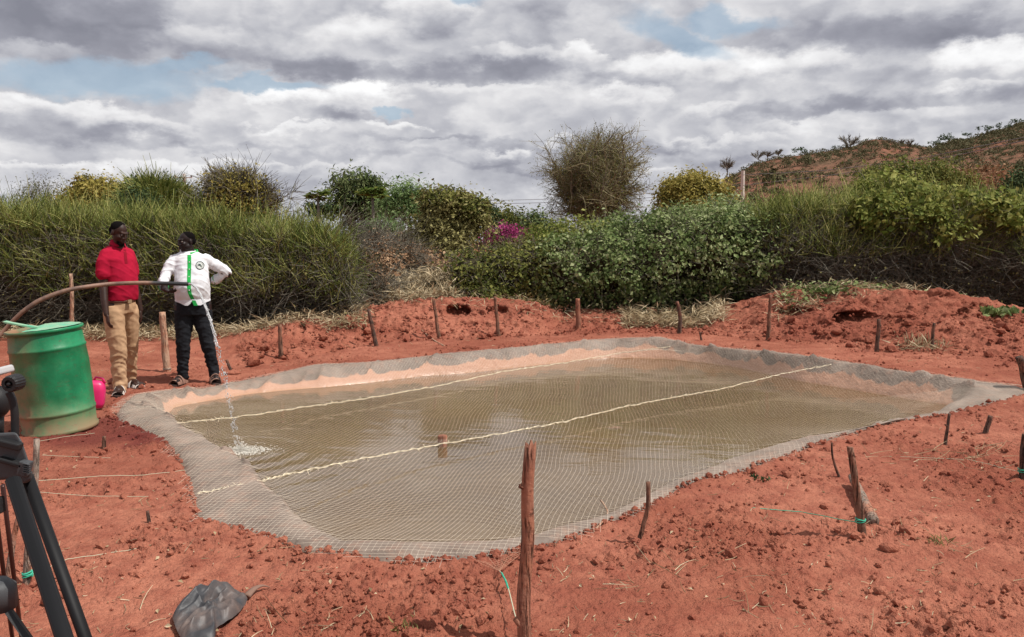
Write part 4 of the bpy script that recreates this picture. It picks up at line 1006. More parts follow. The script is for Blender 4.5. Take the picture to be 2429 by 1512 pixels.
def stake(label, top, base, wpx, m, seed, bend=(0, 0), knots=(), wind=None, splinter=0.0, sides=9, Y=None, taper=.8, name='wooden_stake', group=STAKES, cat='stake', under=.12):
    b = hit(*base) if Y is None else Ad(base[0], base[1], Y)
    tp = Ad(top[0], top[1], b[1]); r = wpx*.5*K*b[1]/FPX; d = tp-b; H = np.linalg.norm(d)
    t = np.linspace(-under/H, 1, 16); side = norm(np.cross(d, [0, 1, 0]))
    P = b+d*t[:, None]+side*(bend[0]*H*np.sin(np.pi*np.clip(t, 0, 1)))[:, None]+side*(np.array([pn(x*2.2+seed, 1.1) for x in t])*.03*H)[:, None]
    o0 = b.copy(); P = P-o0
    acc = Acc(); rr = r*(1.05-(1.05-taper)*np.clip(t, 0, 1))*(1+.08*np.array([pn(x*5+seed, 4.4) for x in t]))
    rough_tube(P, rr, sides, acc, .12 if sides < 12 else .10, 18, seed, splinter)
    e = empty(name, tuple(o0), label, cat, group)
    link('shaft', acc.mesh('shaft', True), m, e)
    for (f, dx, dz, kr) in knots:          # broken branch stubs
        k = Acc(); p = d*f; q = p+np.array([dx, -abs(dx)*.4, dz]); rough_tube([p, p+(q-p)*.5, q], np.array([kr, kr*.9, kr*.6])*r, 8, k, .2, 20, seed+3); link('branch_stub', k.mesh('branch_stub', True), m, e)
    if wind:
        w_ = Acc(); windings(w_, d*wind[0], r*1.05, wind[1], wind[3] if len(wind) > 3 else .003); link('twine_knot', w_.mesh('twine_knot', True), wind[2], e)
    return e, o0, d, r
big = stake('thick splintered red-brown post standing nearest in the middle foreground', (1256,1062), (1246,1528), 34, M_red, 1, sides=26, taper=.80, splinter=.030, knots=((.80, -.036, .012, .55), (.085, -.040, .045, .75)), wind=None)
stake('thin bent stick leaning right between the thick near post and the green-tied post', (1537,1143), (1512,1290), 11, M_brown, 2, bend=(-.06, 0), knots=((.93, .012, .02, .8),), taper=.95)
gpost = stake('brown post tied with green twine near its foot, a log lying behind it', (2018,1062), (2046,1278), 19, M_brown, 3, taper=.85, wind=(.19, 3, M_gstr, .0035), knots=((.97, -.02, .02, .55),))
stake('short crooked twig stake just left of the green-tied post', (1973,1050), (1991,1133), 6, M_dark, 4, bend=(.05, 0))
stake('thin forked stick stake on the right bank, left of the slanted stump', (2252,981), (2242,1058), 8, M_dark, 5, knots=((.6, -.03, .02, .6),))
stake('slanted split dark stake leaning right, on the right bank by the straw', (2350,986), (2336,1030), 12, M_dark, 6, taper=.9)
rpost = stake('dark post cut by the right edge, bound with teal wire near its foot', (2432,1030), (2425,1141), 19, M_dark, 7, wind=(.2, 4, M_gstr, .0025))
stake('dark broken stake leaning left at the right edge, beyond the sheet corner', (2418,846), (2440,928), 17, M_dark, 8, taper=1.0)
stake('thin straight stake farthest right in front of the right mound, weeds round its foot', (2216,766), (2209,833), 8, M_dark, 9)
stake('rough-topped stake in front of the dark hollow of the right mound', (2085,757), (2080,835), 10, M_dark, 10, knots=((.85, .03, -.03, .7),))
stake('tall pale stake at the left end of the right mound crest', (1828,699), (1820,808), 9, M_brown, 11)
stake('crooked dark stake in the dip between the mounds before the dry grass', (1606,715), (1611,793), 10, M_dark, 12, bend=(-.06, 0))
stake('tiny forked stub stake low beside the sheet, right of the dip between mounds', (1660,788), (1664,808), 5, M_dark, 13, knots=((.8, .03, .03, .7),))
stake('thick knobbly pale stake on the small hump between the two mounds', (1370,708), (1372,780), 13, M_red, 14)
stake('slim upright stake on the right shoulder of the left mound', (1174,703), (1183,797), 9, M_brown, 15)
stake('slim stake leaning left at the middle of the left mound, pale stick by its foot', (1028,707), (1042,805), 9, M_brown, 16)
stake('dark stake leaning left on the left mound slope', (874,733), (893,822), 10, M_dark, 17)
stake('pale-topped stake at the low left end of the left mound', (664,770), (667,850), 11, M_brown, 18)
stake('thick pale peeled stake standing between the two men', (384,740), (397,882), 17, M_pale, 19, wind=(.04, 3, M_wirem, .003), sides=12)
stake('tall slim pale stake behind the green barrel in front of the hedge', (168,649), (172,800), 10, M_pale, 20)
stake('short dark stick stuck in the ground right of the man in the white shirt', (537,853), (548,880), 8, M_dark, 21)
stake('small stub stake directly in front of the green barrel foot', (169,1000), (171,1022), 11, M_brown, 22)
stake('small upright peg on the left bank between the barrel and the sheet', (247,1035), (247,1066), 10, M_brown, 23)
stake('small dark peg on the bare left bank, lowest of the pegs', (350,1212), (354,1241), 9, M_dark, 24)
lpost = stake('weathered pale post leaning right behind the tripod legs, twine round its foot', (90,1042), (64,1388), 17, M_grey, 25, wind=(.06, 4, M_gstr, .004), sides=12)
stake('grey stick leaning left at the left edge behind the tripod', (50,1200), (4,1440), 15, M_grey, 26)
blk = Ad(1049, 1059, G(1049*K, 1059*K, WL)[1])
a_ = Acc(); rough_tube([[0, 0, -.35], [0, 0, -.1], [.002, 0, .03], [.003, 0, .095], [.003, 0, .10]], np.array([.04, .04, .041, .041, .034]), 14, a_, .06, 18, 5)
o = link('wooden_block', a_.mesh('wooden_block', True), M_red, None, (blk[0], blk[1], WL)); tag(o, 'short cut log end standing out of the water under the middle rope', 'log')
# loose wood
def loose(name, label, cat, pts, r, m, seed, zoff=.5, sides=10):
    P = []
    for x, y in pts:
        p = hit(x, y); p[2] += r*zoff; P.append(p)
    P = np.array(P); o0 = P[0].copy(); t = np.linspace(0, len(P)-1, 12); Q = np.stack([np.interp(t, range(len(P)), P[:, i]) for i in range(3)], 1)-o0
    a = Acc(); rough_tube(Q, np.full(12, r)*(1-.1*np.sin(t)), sides, a, .12, 14, seed); return tag(link(name, a.mesh(name, True), m, None, tuple(o0)), label, cat)
lp = hit(2020, 1152); lq = hit(2072, 1250)
P = np.array([lp+[0, 0, .06], (lp+lq)/2+[0, 0, .045], lq+[0, 0, .03]]); a_ = Acc(); rough_tube(np.array([P[0]+(P[2]-P[0])*f for f in np.linspace(0, 1, 9)])-lq, np.array([.024, .027, .028, .029, .030, .031, .032, .033, .031]), 12, a_, .12, 14, 3)
tag(link('fallen_log', a_.mesh('fallen_log', True), M_grey, None, tuple(lq)), 'short grey-brown log lying against the foot of the green-tied post', 'log')
loose('pale_stick', 'long pale curved stick lying on the left mound slope', 'stick', [(1000,784),(1018,800),(1035,812),(1054,822)], .014, M_pale, 31, sides=6)
loose('pale_root', 'twisted pale root lying over the near sheet edge right of the thick post', 'root', [(1408,1270),(1430,1245),(1443,1225),(1433,1205),(1425,1195)], .006, M_pale, 32, 3.5, 6)
loose('dark_branch', 'thin dark dry branch lying left of the thick post foot', 'branch', [(1182,1405),(1186,1440),(1197,1475),(1206,1512)], .003, M_dark, 33, 1, 5)

# ------------------------------------------------------------------ twine
def twine(label, pts, r, m, name='twine', ends=None):
    P = np.array(pts); t = np.linspace(0, len(P)-1, 80); Q = np.stack([np.interp(t, range(len(P)), P[:, i]) for i in range(3)], 1)
    Q[:, 2] += .004*fbm(t*3, t*0+.5, 2)
    a = Acc(); path_tube(Q, r, 4, a); return tag(link(name, a.mesh(name, True), m), label, 'twine')
h_ = lambda x, y, z=.02: hit(x, y)+np.array([0, 0, z])
twine('pale twine from the left post to the net corner, upper of the long pair', [h_(76,1178,.10), h_(240,1150,.06), h_(340,1137,.03), h_(440,1122,.02)], .0017, M_wstr)
twine('thin greenish twine lying just below the long pale twine on the left bank', [h_(80,1196,.08), h_(220,1188,.03), h_(352,1181,.01)], .0014, M_wstr)
twine('green-tinged twine from the foot of the left post across the bare soil', [h_(68,1385,.04), h_(160,1345,.04), h_(250,1322,.02), h_(332,1305,.01)], .0017, M_wstr)
twine('short thin twine on the wet soil in front of the barrel', [h_(88,1062,.05), h_(150,1045,.03), h_(225,1030,.01)], .0014, M_wstr)
twine('thin yellowish twine from beside the barrel to the far rope end', [h_(100,1092,.04), h_(200,1090,.02), h_(262,1089,.01)], .0014, M_wstr)
gp = gpost[1]; twine('green twine lying on the soil from the green-tied post to the left', [h_(1785,1208,.01), h_(1900,1222,.02), gp+gpost[2]*.19+[-.02, -.01, 0]], .0024, M_gstr)
rp_ = rpost[1]; twine('pale twine running from the right edge post over the straw', [h_(2135,1089,.02), h_(2300,1100,.03), rp_+rpost[2]*.2+[-.02, 0, 0]], .0014, M_wstr)
# gathered net corner tied to the near post
gat = h_(1185, 1378, .05)
def net_corner():
    a = Acc()
    for i, (x, y) in enumerate([(1118,1322),(1133,1330),(1148,1330),(1160,1325),(1172,1322),(1184,1318),(1196,1314),(1208,1310),(1220,1305),(1232,1300),(1244,1296),(1256,1290),(1268,1284),(1190,1300),(1210,1292),(1150,1310)]):
        p = Gd(x, y, .03); m = (p+gat)/2+R.normal(size=3)*.006; path_tube([p, p+(m-p)*.5, m, gat], .0008, 3, a)
    for f in (.25, .4, .55, .7, .82):
        pts = [Gd(x, y, .03)*(1-f)+gat*f for x, y in ((1118,1322),(1160,1330),(1196,1318),(1232,1302),(1268,1286))]; path_tube(pts, .0007, 3, a)
    tag(link('net_corner', a.mesh('net_corner'), mat('dusty_net_thread', (.46, .24, .16), .9, .1)), 'corner of the pond net gathered to a point and tied beside the thick post', 'net')
net_corner()
bp_ = big[1]
k0 = h_(1190, 1388, .06); k1 = h_(1206, 1432, .07); k2 = bp_+big[2]*.10+np.array([-.03, -.02, 0])
twine('pale twine tying the gathered net corner to the foot of the thick near post', [gat, k0, k1, k2], .0026, M_wstr)
twine('bright green twine knot wound along the tie of the net corner', [k0, k0+(k1-k0)*.5+[.002, 0, .002], k1], .0048, M_gstr)

# ------------------------------------------------------------------ barrel
def barrel():
    Yb = 6.72; b = Ad(147, 1030, Yb-.22); base = np.array([Ad(144, 1000, 6.78)[0], 6.78, 0]); base[2] = terrain(base[0], base[1])+.005
    t = empty('green_barrel', tuple(base), 'dented green plastic barrel caked with mud, leaning left at the pond corner', 'barrel')
    t.rotation_euler = (rad(1.5), rad(-5.0), rad(8))
    m = bpy.data.materials.new('green_plastic'); m.use_nodes = True; n = NT(m.node_tree); bb = m.node_tree.nodes['Principled BSDF']
    tc = n.new('ShaderNodeTexCoord').outputs['Object']; sp = n.new('ShaderNodeSeparateXYZ', inp={0: tc}).outputs
    c = n.mix(n.mr(n.noise(tc, 3, 5, .6), .4, .6), (.006, .135, .052), (.013, .22, .09))
    scr = n.noise(n.vm('MULTIPLY', tc, (1, 1, 3))[0], 18, 6, .7)
    c = n.mix(n.mr(scr, .57, .64, 0, .7), c, (.05, .10, .045)); c = n.mix(n.mr(n.noise(n.vm('MULTIPLY', tc, (4, 4, .7))[0], 30, 4, .7), .63, .69, 0, .45), c, (.12, .30, .16))
    c = n.mix(n.mr(n.noise(tc, 11, 6, .7), .55, .75, 0, .22), c, (.14, .30, .15))
    # dried mud on the left side and low down
    mud = n.math('ADD', n.math('MULTIPLY', n.mr(sp[0], .06, -.24), 1.0), n.mr(sp[2], .34, .0, 0, .9)); mud = n.math('MULTIPLY', mud, n.mr(n.noise(tc, 5, 6, .65), .30, .60), clamp=True)
    c = n.mix(mud, c, (.27, .15, .085)); n.l.new(c, bb.inputs['Base Color'])
    n.l.new(n.mr(mud, 0, 1, .36, .85), bb.inputs['Roughness']); bb.inputs['Specular IOR Level'].default_value = .4
    n.l.new(n.new('ShaderNodeBump', inp={'Strength': .6, 'Distance': .006, 'Height': n.noise(tc, 6, 4, .5)}).outputs[0], bb.inputs['Normal'])
    H, r = .905, .298
    prof = [(.02, .262), (0, .285), (.012, .298), (.035, .296), (.045, .284), (.15, .290), (.165, .290), (.172, .297), (.190, .297), (.197, .290), (.30, .294), (.45, .297), (.60, .295),
            (.715, .290), (.722, .296), (.738, .296), (.745, .289), (.85, .280), (.868, .278), (.872, .296), (.895, .298), (.900, .290), (.895, .276), (.86, .268), (.60, .28), (.05, .27)]
    N = 72; V = []; 
    for z, q in prof:
        for k in range(N):
            th = 2*np.pi*k/N; dent = .008*float(fbm(math.cos(th)*1.3+2, math.sin(th)*1.3+z*2.2, 2)); V.append([(q+dent)*math.cos(th), (q+dent)*math.sin(th), z])
    F = [[i*N+k, i*N+(k+1) % N, (i+1)*N+(k+1) % N, (i+1)*N+k] for i in range(len(prof)-1) for k in range(N)]
    a = Acc(); a.add(V, F); link('body', a.mesh('body', True), m, t)
    # lid: sunken top plate, cut open on the left, and its bent-up strip
    m2 = mat('pale_green_plastic', (.10, .42, .26), .45, .4, var=(.30, .42, .27), vscale=9, bump=.003, bscale=30)
    a = Acc(); V = []; nr = 14; na = 40
    for j in range(nr):
        q = .275*j/(nr-1)
        for k in range(na):
            th = rad(-105)+rad(215)*k/(na-1); V.append([q*math.cos(th), q*math.sin(th), .905+.022*(1-(q/.275)**2)+.006*float(fbm(q*8, th*2, 2))])
    F = [[j*na+k, (j+1)*na+k, (j+1)*na+k+1, j*na+k+1] for j in range(nr-1) for k in range(na-1)]
    a.add(V, F); V2 = np.array(V)-[0, 0, .012]; a.add(V2, np.array(F)[:, ::-1]); link('lid', a.mesh('lid', True), m2, t)
    a = Acc(); pts = np.array([[.03, -.17, .915], [-.04, -.19, .935], [-.10, -.20, .955], [-.165, -.20, .975], [-.20, -.19, .985], [-.23, -.16, .988]]); V = []
    for i, p in enumerate(pts):
        w_ = .026 if i < 4 else .036
        for s, zz in ((-1, 0), (1, 0), (1, .012), (-1, .012)): V.append(p+np.array([0, s*w_, zz]))
    F = [[i*4+k, i*4+(k+1) % 4, (i+1)*4+(k+1) % 4, (i+1)*4+k] for i in range(len(pts)-1) for k in range(4)]+[[0, 3, 2, 1], [20, 21, 22, 23]]
    a.add(V, F); link('lid_strip', a.mesh('lid_strip', False), m2, t)
barrel()
def pink_can():
    b = hit(228, 944); b = np.array([Ad(229, 935, 7.7)[0]-.06, 7.75, terrain(-3, 7.7)]); t = empty('pink_canister', tuple(b), 'bright pink plastic canister standing half hidden behind the green barrel', 'canister')
    m = mat('pink_plastic', (.60, .015, .11), .4, .5, var=(.66, .02, .16), vscale=4)
    a = Acc(); N = 24; V = []; prof = [(0, .6), (.005, .9), (.05, 1), (.17, 1), (.23, .9), (.262, .62), (.27, .2)]
    for z, q in prof:
        for k in range(N):
            th = 2*np.pi*k/N; c, s = math.cos(th), math.sin(th); e = .55; V.append([.095*q*np.sign(c)*abs(c)**e, .085*q*np.sign(s)*abs(s)**e, z])
    F = [[i*N+k, i*N+(k+1) % N, (i+1)*N+(k+1) % N, (i+1)*N+k] for i in range(len(prof)-1) for k in range(N)]; a.add(V, F, [list(range(N))[::-1]], [[(len(prof)-1)*N+k for k in range(N)]])
    link('body', a.mesh('body', True), m, t); a = Acc(); path_tube([[-.05, 0, .26], [-.05, 0, .30]], .022, 12, a); link('cap', a.mesh('cap', True), m, t)
    a = Acc(); path_tube([[-.02, 0, .255], [.0, 0, .30], [.06, 0, .29], [.085, 0, .24]], .012, 8, a); link('handle', a.mesh('handle', True), m, t)
    t.rotation_euler = (0, rad(6), rad(20))
pink_can()

# ------------------------------------------------------------------ hose and water
hose_pts = [(-60,850,6.9),(0,795,7.05),(30,762,7.08),(60,735,7.1),(95,712,7.15),(150,691,7.25),(200,681,7.35),(260,674,7.5),(330,671,7.6),(390,672,7.7),(447,674,7.75)]
HP = np.array([Ad(*p) for p in hose_pts])
def smooth_path(P, n):
    P = np.asarray(P); m = len(P); t = np.linspace(0, m-1-1e-6, n); i = t.astype(int); f = (t-i)[:, None]; g = lambda k: P[np.clip(k, 0, m-1)]
    p0, p1, p2, p3 = g(i-1), g(i), g(i+1), g(i+2); return .5*(2*p1+(p2-p0)*f+(2*p0-5*p1+4*p2-p3)*f**2+(3*p1-p0-3*p2+p3)*f**3)
def hose():
    t = empty('hose_pipe', tuple(HP[0]), 'long muddy black pipe arching past both men and pouring water into the pond', 'hose pipe'); off = -HP[0]
    Q = smooth_path(HP, 160); b = Q[0]+np.array([-.9, -.15, -.95]); Q = np.vstack([smooth_path([b, b*.5+Q[0]*.5+[0, 0, .12], Q[0]], 20)[:-1], Q])
    m = bpy.data.materials.new('muddy_pipe'); m.use_nodes = True; n = NT(m.node_tree); bb = m.node_tree.nodes['Principled BSDF']; tc = n.new('ShaderNodeTexCoord').outputs['Object']
    x = n.new('ShaderNodeSeparateXYZ', inp={0: tc}).outputs[0]; L = (Q[-1]+off)[0]
    c = n.mix(n.mr(n.noise(tc, 9, 5, .65), .40, .6), (.25, .135, .09), (.12, .068, .05)); c = n.mix(n.mr(n.math('MULTIPLY_ADD', n.noise(tc, 14, 3), .2, x), L-.33+.1, L-.27+.1), c, (.018, .018, .020))
    n.l.new(c, bb.inputs['Base Color']); bb.inputs['Roughness'].default_value = .6
    a = Acc(); path_tube(Q+off, .0195, 14, a, cap=False); ins = Q[::-1][:8]; path_tube(ins+off, .0155, 14, a, cap=True)
    link('pipe', a.mesh('pipe', True), m, t)
hose()
def stream():
    m = bpy.data.materials.new('clear_water'); m.use_nodes = True; b = m.node_tree.nodes['Principled BSDF']
    b.inputs['Base Color'].default_value = (.93, .95, .96, 1); b.inputs['Transmission Weight'].default_value = .55; b.inputs['Roughness'].default_value = .12; b.inputs['IOR'].default_value = 1.33
    end = HP[-1]; T = .56; tg = np.array([land[0], land[1], WL]); v = (tg-end)/T; v[2] = (tg[2]-end[2]+4.9*T*T)/T
    P = lambda s: end+v*np.asarray(s)[..., None]-np.array([0, 0, 4.9])*(np.asarray(s)**2)[..., None]
    t = empty('water_stream', tuple(end), 'clear water pouring in an arc from the pipe end, breaking into drops', 'water stream'); off = -end
    a = Acc(); s = np.linspace(0, .36, 70); q = P(s)+off
    for k, (ph, r0) in enumerate(((0, .0095), (2.1, .006), (4.2, .006))):
        w_ = np.stack([np.cos(s*46+ph), np.sin(s*46+ph), 0*s], 1)*(.003+.018*s[:, None]); path_tube(q+w_, r0*(1-.55*s/.36)*(1+.35*np.sin(s*170+ph)), 7, a)
    link('jet', a.mesh('jet', True), m, t)
    a = Acc(); n = 300; ss = .20+.36*R.beta(1.6, 1.0, n); q = P(ss)+off+R.normal(size=(n, 3))*(.003+.022*ss[:, None]); V, F = ICO1
    for i in range(n):
        r = R.uniform(.002, .006); a.add(q[i]+V*r*np.array([1, 1, R.uniform(1, 2.4)]), F)
    tag(link('drops', a.mesh('drops', True), m, t), kind='stuff')
    # splash foam where it lands
    f = mat('foam', (.62, .60, .54), .35, .5); a = Acc(); n = 2000; th = R.uniform(0, 2*np.pi, n); rr = np.abs(R.normal(size=n))*.12; V, F = ICO1
    for i in range(n):
        p = np.array([land[0]+.04+rr[i]*math.cos(th[i])*1.15, land[1]-.02+rr[i]*math.sin(th[i])*.75, WL+.001+.035*max(0, R.normal())*math.exp(-rr[i]*14)]); r = R.uniform(.0015, .006); a.add(p+V*r*np.array([1.3, 1.3, .7]), F)
    tag(link('splash_foam', a.mesh('splash_foam', True), f), 'white foam and splashes where the stream hits the pond', 'foam', kind='stuff')
stream()

# ------------------------------------------------------------------ camera tripod at the left edge
def tripod():
    Y = 1.6; A = lambda x, y, dy=0: At(x, y, Y+dy); m = mat('black_plastic', (.013, .013, .014), .55, .35, bump=.0006, bscale=400); mg = mat('grey_plastic', (.050, .052, .056), .55, .35, bump=.0005, bscale=500)
    ml = mat('anodised_leg', (.006, .006, .007), .6, .25); mt = mat('bronze_leg_tube', (.050, .018, .014), .35, .5, metal=.4); mlight = mat('light_grey_plastic', (.42, .42, .42), .5, .4)
    base = A(-6, 440); t = empty('tripod', (base[0], base[1], 0), 'black video tripod cut by the left edge, three legs and pan head', 'tripod'); off = -np.array([base[0], base[1], 0])
    px = Y/FPX
    def leg(top, bot, wpx, dy, parts, dylow=0):
        p, q = A(*top, dy), A(*bot, dylow); q = p+(q-p)*((p[2]+.0)/(p[2]-q[2])); d = q-p; side = norm(np.cross(d, [0, 1, 0])); r = wpx*px*.5
        lg = None
        for nm, s, rr, mm, f0, f1 in parts:
            a = Acc(); path_tube([p+off+side*s+d*f0, p+off+side*s+d*f1], rr*r, 12, a, flat=.8); o = link(nm, a.mesh(nm, True), mm, lg or t)
            if lg is None: lg = o
        a = Acc(); path_tube([q+off+[0, 0, .035], q+off+[0, 0, .005]], r*1.2, 12, a); link('rubber_foot', a.mesh('rubber_foot', True), m, lg)
    leg((27, 476), (86, 640), 14, 0, [('leg', 0, 1, ml, 0, .55), ('lower_tube', 0, .75, ml, .5, .98), ('leg_lock', 0, 1.35, m, .53, .58)], -.08)
    leg((13, 480), (65, 640), 14, -.1, [('leg', 0, 1, ml, 0, .55), ('lower_tube', 0, .75, ml, .5, .98), ('leg_lock', 0, 1.35, m, .53, .58)], -.32)
    leg((-3, 484), (17, 640), 6, .2, [('leg', -.0125, 1, mt, 0, .6), ('leg_tube', .0135, 1, mt, 0, .6), ('lower_tube', 0, .9, ml, .5, .98), ('leg_lock', 0, 2.2, m, .56, .62)], .45)
    # shoulder casting with leg clamps
    a = Acc(); bm = bmesh.new()
    prof = [(-22, 434), (16, 432), (22, 441), (29, 462), (33, 474), (31, 481), (24, 484), (14, 479), (-22, 482)]
    f = [A(x, y, -.045)+off for x, y in prof]; g = [A(x, y, .05)+off for x, y in prof]
    vf = [bm.verts.new(p) for p in f]; vg = [bm.verts.new(p) for p in g]; bm.faces.new(vf); bm.faces.new(vg[::-1])
    for i in range(len(prof)): j = (i+1) % len(prof); bm.faces.new([vf[j], vf[i], vg[i], vg[j]])
    bmesh.ops.recalc_face_normals(bm, faces=bm.faces); bmesh.ops.bevel(bm, geom=list(bm.edges), offset=.006, segments=3, affect='EDGES', profile=.5)
    me = bpy.data.meshes.new('shoulder'); bm.to_mesh(me); bm.free(); sh = link('shoulder', me, mg, t)
    for (c, sz, rot, mm, nm) in [((9, 444), (24, 7), -14, m, 'leg_clamp'), ((25, 468), (10, 15), -14, mg, 'release_lever'), ((12, 462), (26, 5), -16, m, 'clamp_band'), ((-2, 505), (10, 16), 4, m, 'leg_clamp')]:
        a = Acc(); p = A(*c, -.05)+off; rm = Matrix.Rotation(rad(-rot), 3, 'Y'); box(a, p, (sz[0]*px, .02, sz[1]*px), rm)
        o = link(nm, a.mesh(nm), mm, t); bv = o.modifiers.new('bevel', 'BEVEL'); bv.width = .003; bv.segments = 2
    for k in range(5):
        a = Acc(); p = A(26.5, 464+k*2.1, -.062)+off; box(a, p, (.014, .006, .0016), Matrix.Rotation(rad(14), 3, 'Y')); link('grip_ridge', a.mesh('grip_ridge'), mg, t)
    # pan arm, ribbed knob, head
    a = Acc(); path_tube(smooth_path([A(9, 392)+off, A(12.5, 400)+off, A(14.6, 412)+off, A(15, 424)+off, A(15.2, 436)+off], 20), [.0075]*20, 12, a); link('pan_arm', a.mesh('pan_arm', True), m, t)
    a = Acc(); c = A(11.6, 383.5, -.03)+off; N = 36; V = []; F = []
    for j, (yy, q) in enumerate([(.022, .72), (.020, 1.0), (-.004, 1.0), (-.010, .86), (-.010, .5), (-.004, .42), (-.004, .22), (-.012, .18), (-.013, .02)]):
        for k in range(N):
            rr = .0172*q*(1-.05*(k % 2) if j in (1, 2, 3) else 1); th = 2*np.pi*k/N; V.append(c+np.array([rr*math.cos(th), yy, rr*math.sin(th)]))
    for j in range(8):
        for k in range(N): F.append([j*N+k, j*N+(k+1) % N, (j+1)*N+(k+1) % N, (j+1)*N+k])
    a.add(V, F); link('tension_knob', a.mesh('tension_knob', False), m, t)
    a = Acc(); V, F = ICO3; a.add(A(-5, 402, .03)+off+V*np.array([.030, .03, .036]), F); link('pan_head', a.mesh('pan_head', True), m, t)
    a = Acc(); path_tube([A(-8, 414, .03)+off, A(-8, 436, .03)+off], .022, 16, a); link('head_column', a.mesh('head_column', True), m, t)
    a = Acc(); box(a, A(-6, 373, .02)+off, (.052, .06, .016), Matrix.Rotation(rad(-16), 3, 'Y')); o = link('quick_release_plate', a.mesh('quick_release_plate'), mlight, t); bv = o.modifiers.new('bevel', 'BEVEL'); bv.width = .005; bv.segments = 3
    a = Acc(); c = A(-3, 592, .0)+off
    for dz, q in ((0, 1),): path_tube([c+[0, 0, -.035], c+[0, 0, .012], c+[0, 0, .026]], [.036, .036, .022], 16, a)
    link('spreader_hub', a.mesh('spreader_hub', True), mg, t)
    for e in (A(40, 655, -.04), A(-30, 640, -.1), A(16, 600, .25)):
        a = Acc(); p = c+[0, 0, -.005]; q = e+off; d = q-p; path_tube([p, p+d*.5, q], .010, 4, a, flat=.6); link('spreader_arm', a.mesh('spreader_arm'), m, t)
tripod()

# ------------------------------------------------------------------ black plastic sheet scrap
def scrap():
    pts_out = [(402,1482),(425,1455),(443,1430),(465,1408),(478,1402),(490,1404),(483,1418),(515,1415),(545,1405),(565,1415),(590,1428),(592,1440),(575,1468),(555,1485),(535,1497),(515,1512),(505,1540),(440,1545),(415,1520)]
    P = np.array([hit(x, y) for x, y in pts_out]); c = P.mean(0); P = c+(P-c)*.93; c = P.mean(0); n = 260
    Q = smooth_path(np.vstack([P, P[:1]]), n+1)[:-1]; rings = 44; V = []
    for j in range(rings):
        f = j/(rings-1); p = c+(Q-c)*f; x, y = p[:, 0], p[:, 1]
        ax = (x-c[0])*.62+(y-c[1])*.78; sx = (x-c[0])*.78-(y-c[1])*.62
        r1 = (1-np.clip(np.abs(fbm(sx*5+1.3, ax*1.0, 2))*4, 0, 1)); r2 = (1-np.clip(np.abs(fbm(sx*9-3.3+ax*3, ax*3, 2))*4, 0, 1)); r3 = (1-np.clip(np.abs(fbm(ax*6+2.3, sx*3+7, 2))*5, 0, 1))
        h = .018+.02*(1-f**6)+(.034*r1+.022*r2+.016*r3)*(1-f**8)+.006*fbm(x*19, y*19, 2)
        V.append(np.column_stack([x, y, [gbase(a, b) for a, b in zip(x, y)]+h+.01]))
    V = np.concatenate(V); i = np.arange(rings-1)[:, None]*n; k = np.arange(n)[None]; k2 = (k+1) % n; F = np.stack([i+k, i+n+k, i+n+k2, i+k2], -1).reshape(-1, 4)
    me = mesh_np('plastic_scrap', V, [F], True)
    m = bpy.data.materials.new('black_sheet'); m.use_nodes = True; t = NT(m.node_tree); b = m.node_tree.nodes['Principled BSDF']; pos = t.new('ShaderNodeNewGeometry').outputs['Position']
    t.l.new(t.mix(t.mr(t.noise(pos, 6, 6, .65), .42, .66, 0, .75), (.040, .040, .044), (.17, .12, .10)), b.inputs['Base Color']); b.inputs['Roughness'].default_value = .52; b.inputs['Specular IOR Level'].default_value = .4
    t.l.new(t.new('ShaderNodeBump', inp={'Strength': .5, 'Distance': .01, 'Height': t.noise(pos, 14, 3, .5)}).outputs[0], b.inputs['Normal'])
    tag(link('plastic_scrap', me, m), 'crumpled scrap of black plastic sheet lying on the soil at the bottom left', 'plastic sheet')
    a = Acc(); w_ = [hit(*p)+np.array([0, 0, z]) for p, z in (((585,1425), .02), ((603,1412), .03), ((622,1404), .03), ((640,1397), .008))]; path_tube(smooth_path(w_, 14), np.linspace(.022, .004, 14), 7, a, flat=.5)
    tag(link('plastic_tail', a.mesh('plastic_tail', True), mat('dusty_sheet', (.20, .12, .09), .8, .2)), 'dusty twisted tail of plastic pointing right from the black scrap', 'plastic sheet')
scrap()

# ------------------------------------------------------------------ stones, clods, straw on the soil
def rock(name, label, x, y, wpx, seed, sq=(1, 1, .7), cat='stone', rot=0, sink=.25):
    b = hit(x, y); r = wpx*.5*K*b[1]/FPX; V, F = ICO3; d = V*(1+.22*fbm(V[:, 0]*1.4+seed, V[:, 1]*1.4+V[:, 2]*1.7, 3)+.12*np.abs(fbm(V[:, 0]*4+seed, V[:, 2]*4+V[:, 1]*3, 3)))[:, None]
    d = np.round(d/.22)*.22*.35+d*.65; d = d*np.array(sq)*r
    a = Acc(); a.add(d, F); o = link(name, a.mesh(name, True), M_soil, None, tuple(b+np.array([0, 0, r*sq[2]*(1-2*sink)]))); o.rotation_euler = (0, 0, rot); return tag(o, label, cat)
rock('pointed_stone', 'upright pointed red stone in the foreground right of the thick post', 1810, 1440, 30, 1, (.75, .6, 1.1), sink=.2)
rock('flat_stone', 'flat red stone by the right foot of the man in white', 553, 888, 34, 2, (1.15, .6, .36))
rock('clod', 'big rounded clod just below the green-tied post', 2108, 1306, 46, 3, (1, .8, .6))
rock('clod', 'biggest clod in the heap below the middle of the frame', 1290, 1352, 30, 4, (1, .8, .65))
rock('clod', 'blocky dark clod at the bottom edge right of the plastic scrap', 890, 1492, 26, 5, (1, .9, .9))
rock('clod', 'clod lying between heap and thick post in the near foreground', 1235, 1460, 24, 6, (1, .8, .7))
rock('clod', 'reddish clod at the far right foreground', 2330, 1440, 26, 7, (1, .8, .55))
rock('flat_stone', 'flat slab of dried soil at the right edge foreground', 2150, 1413, 34, 8, (1.2, .7, .25))
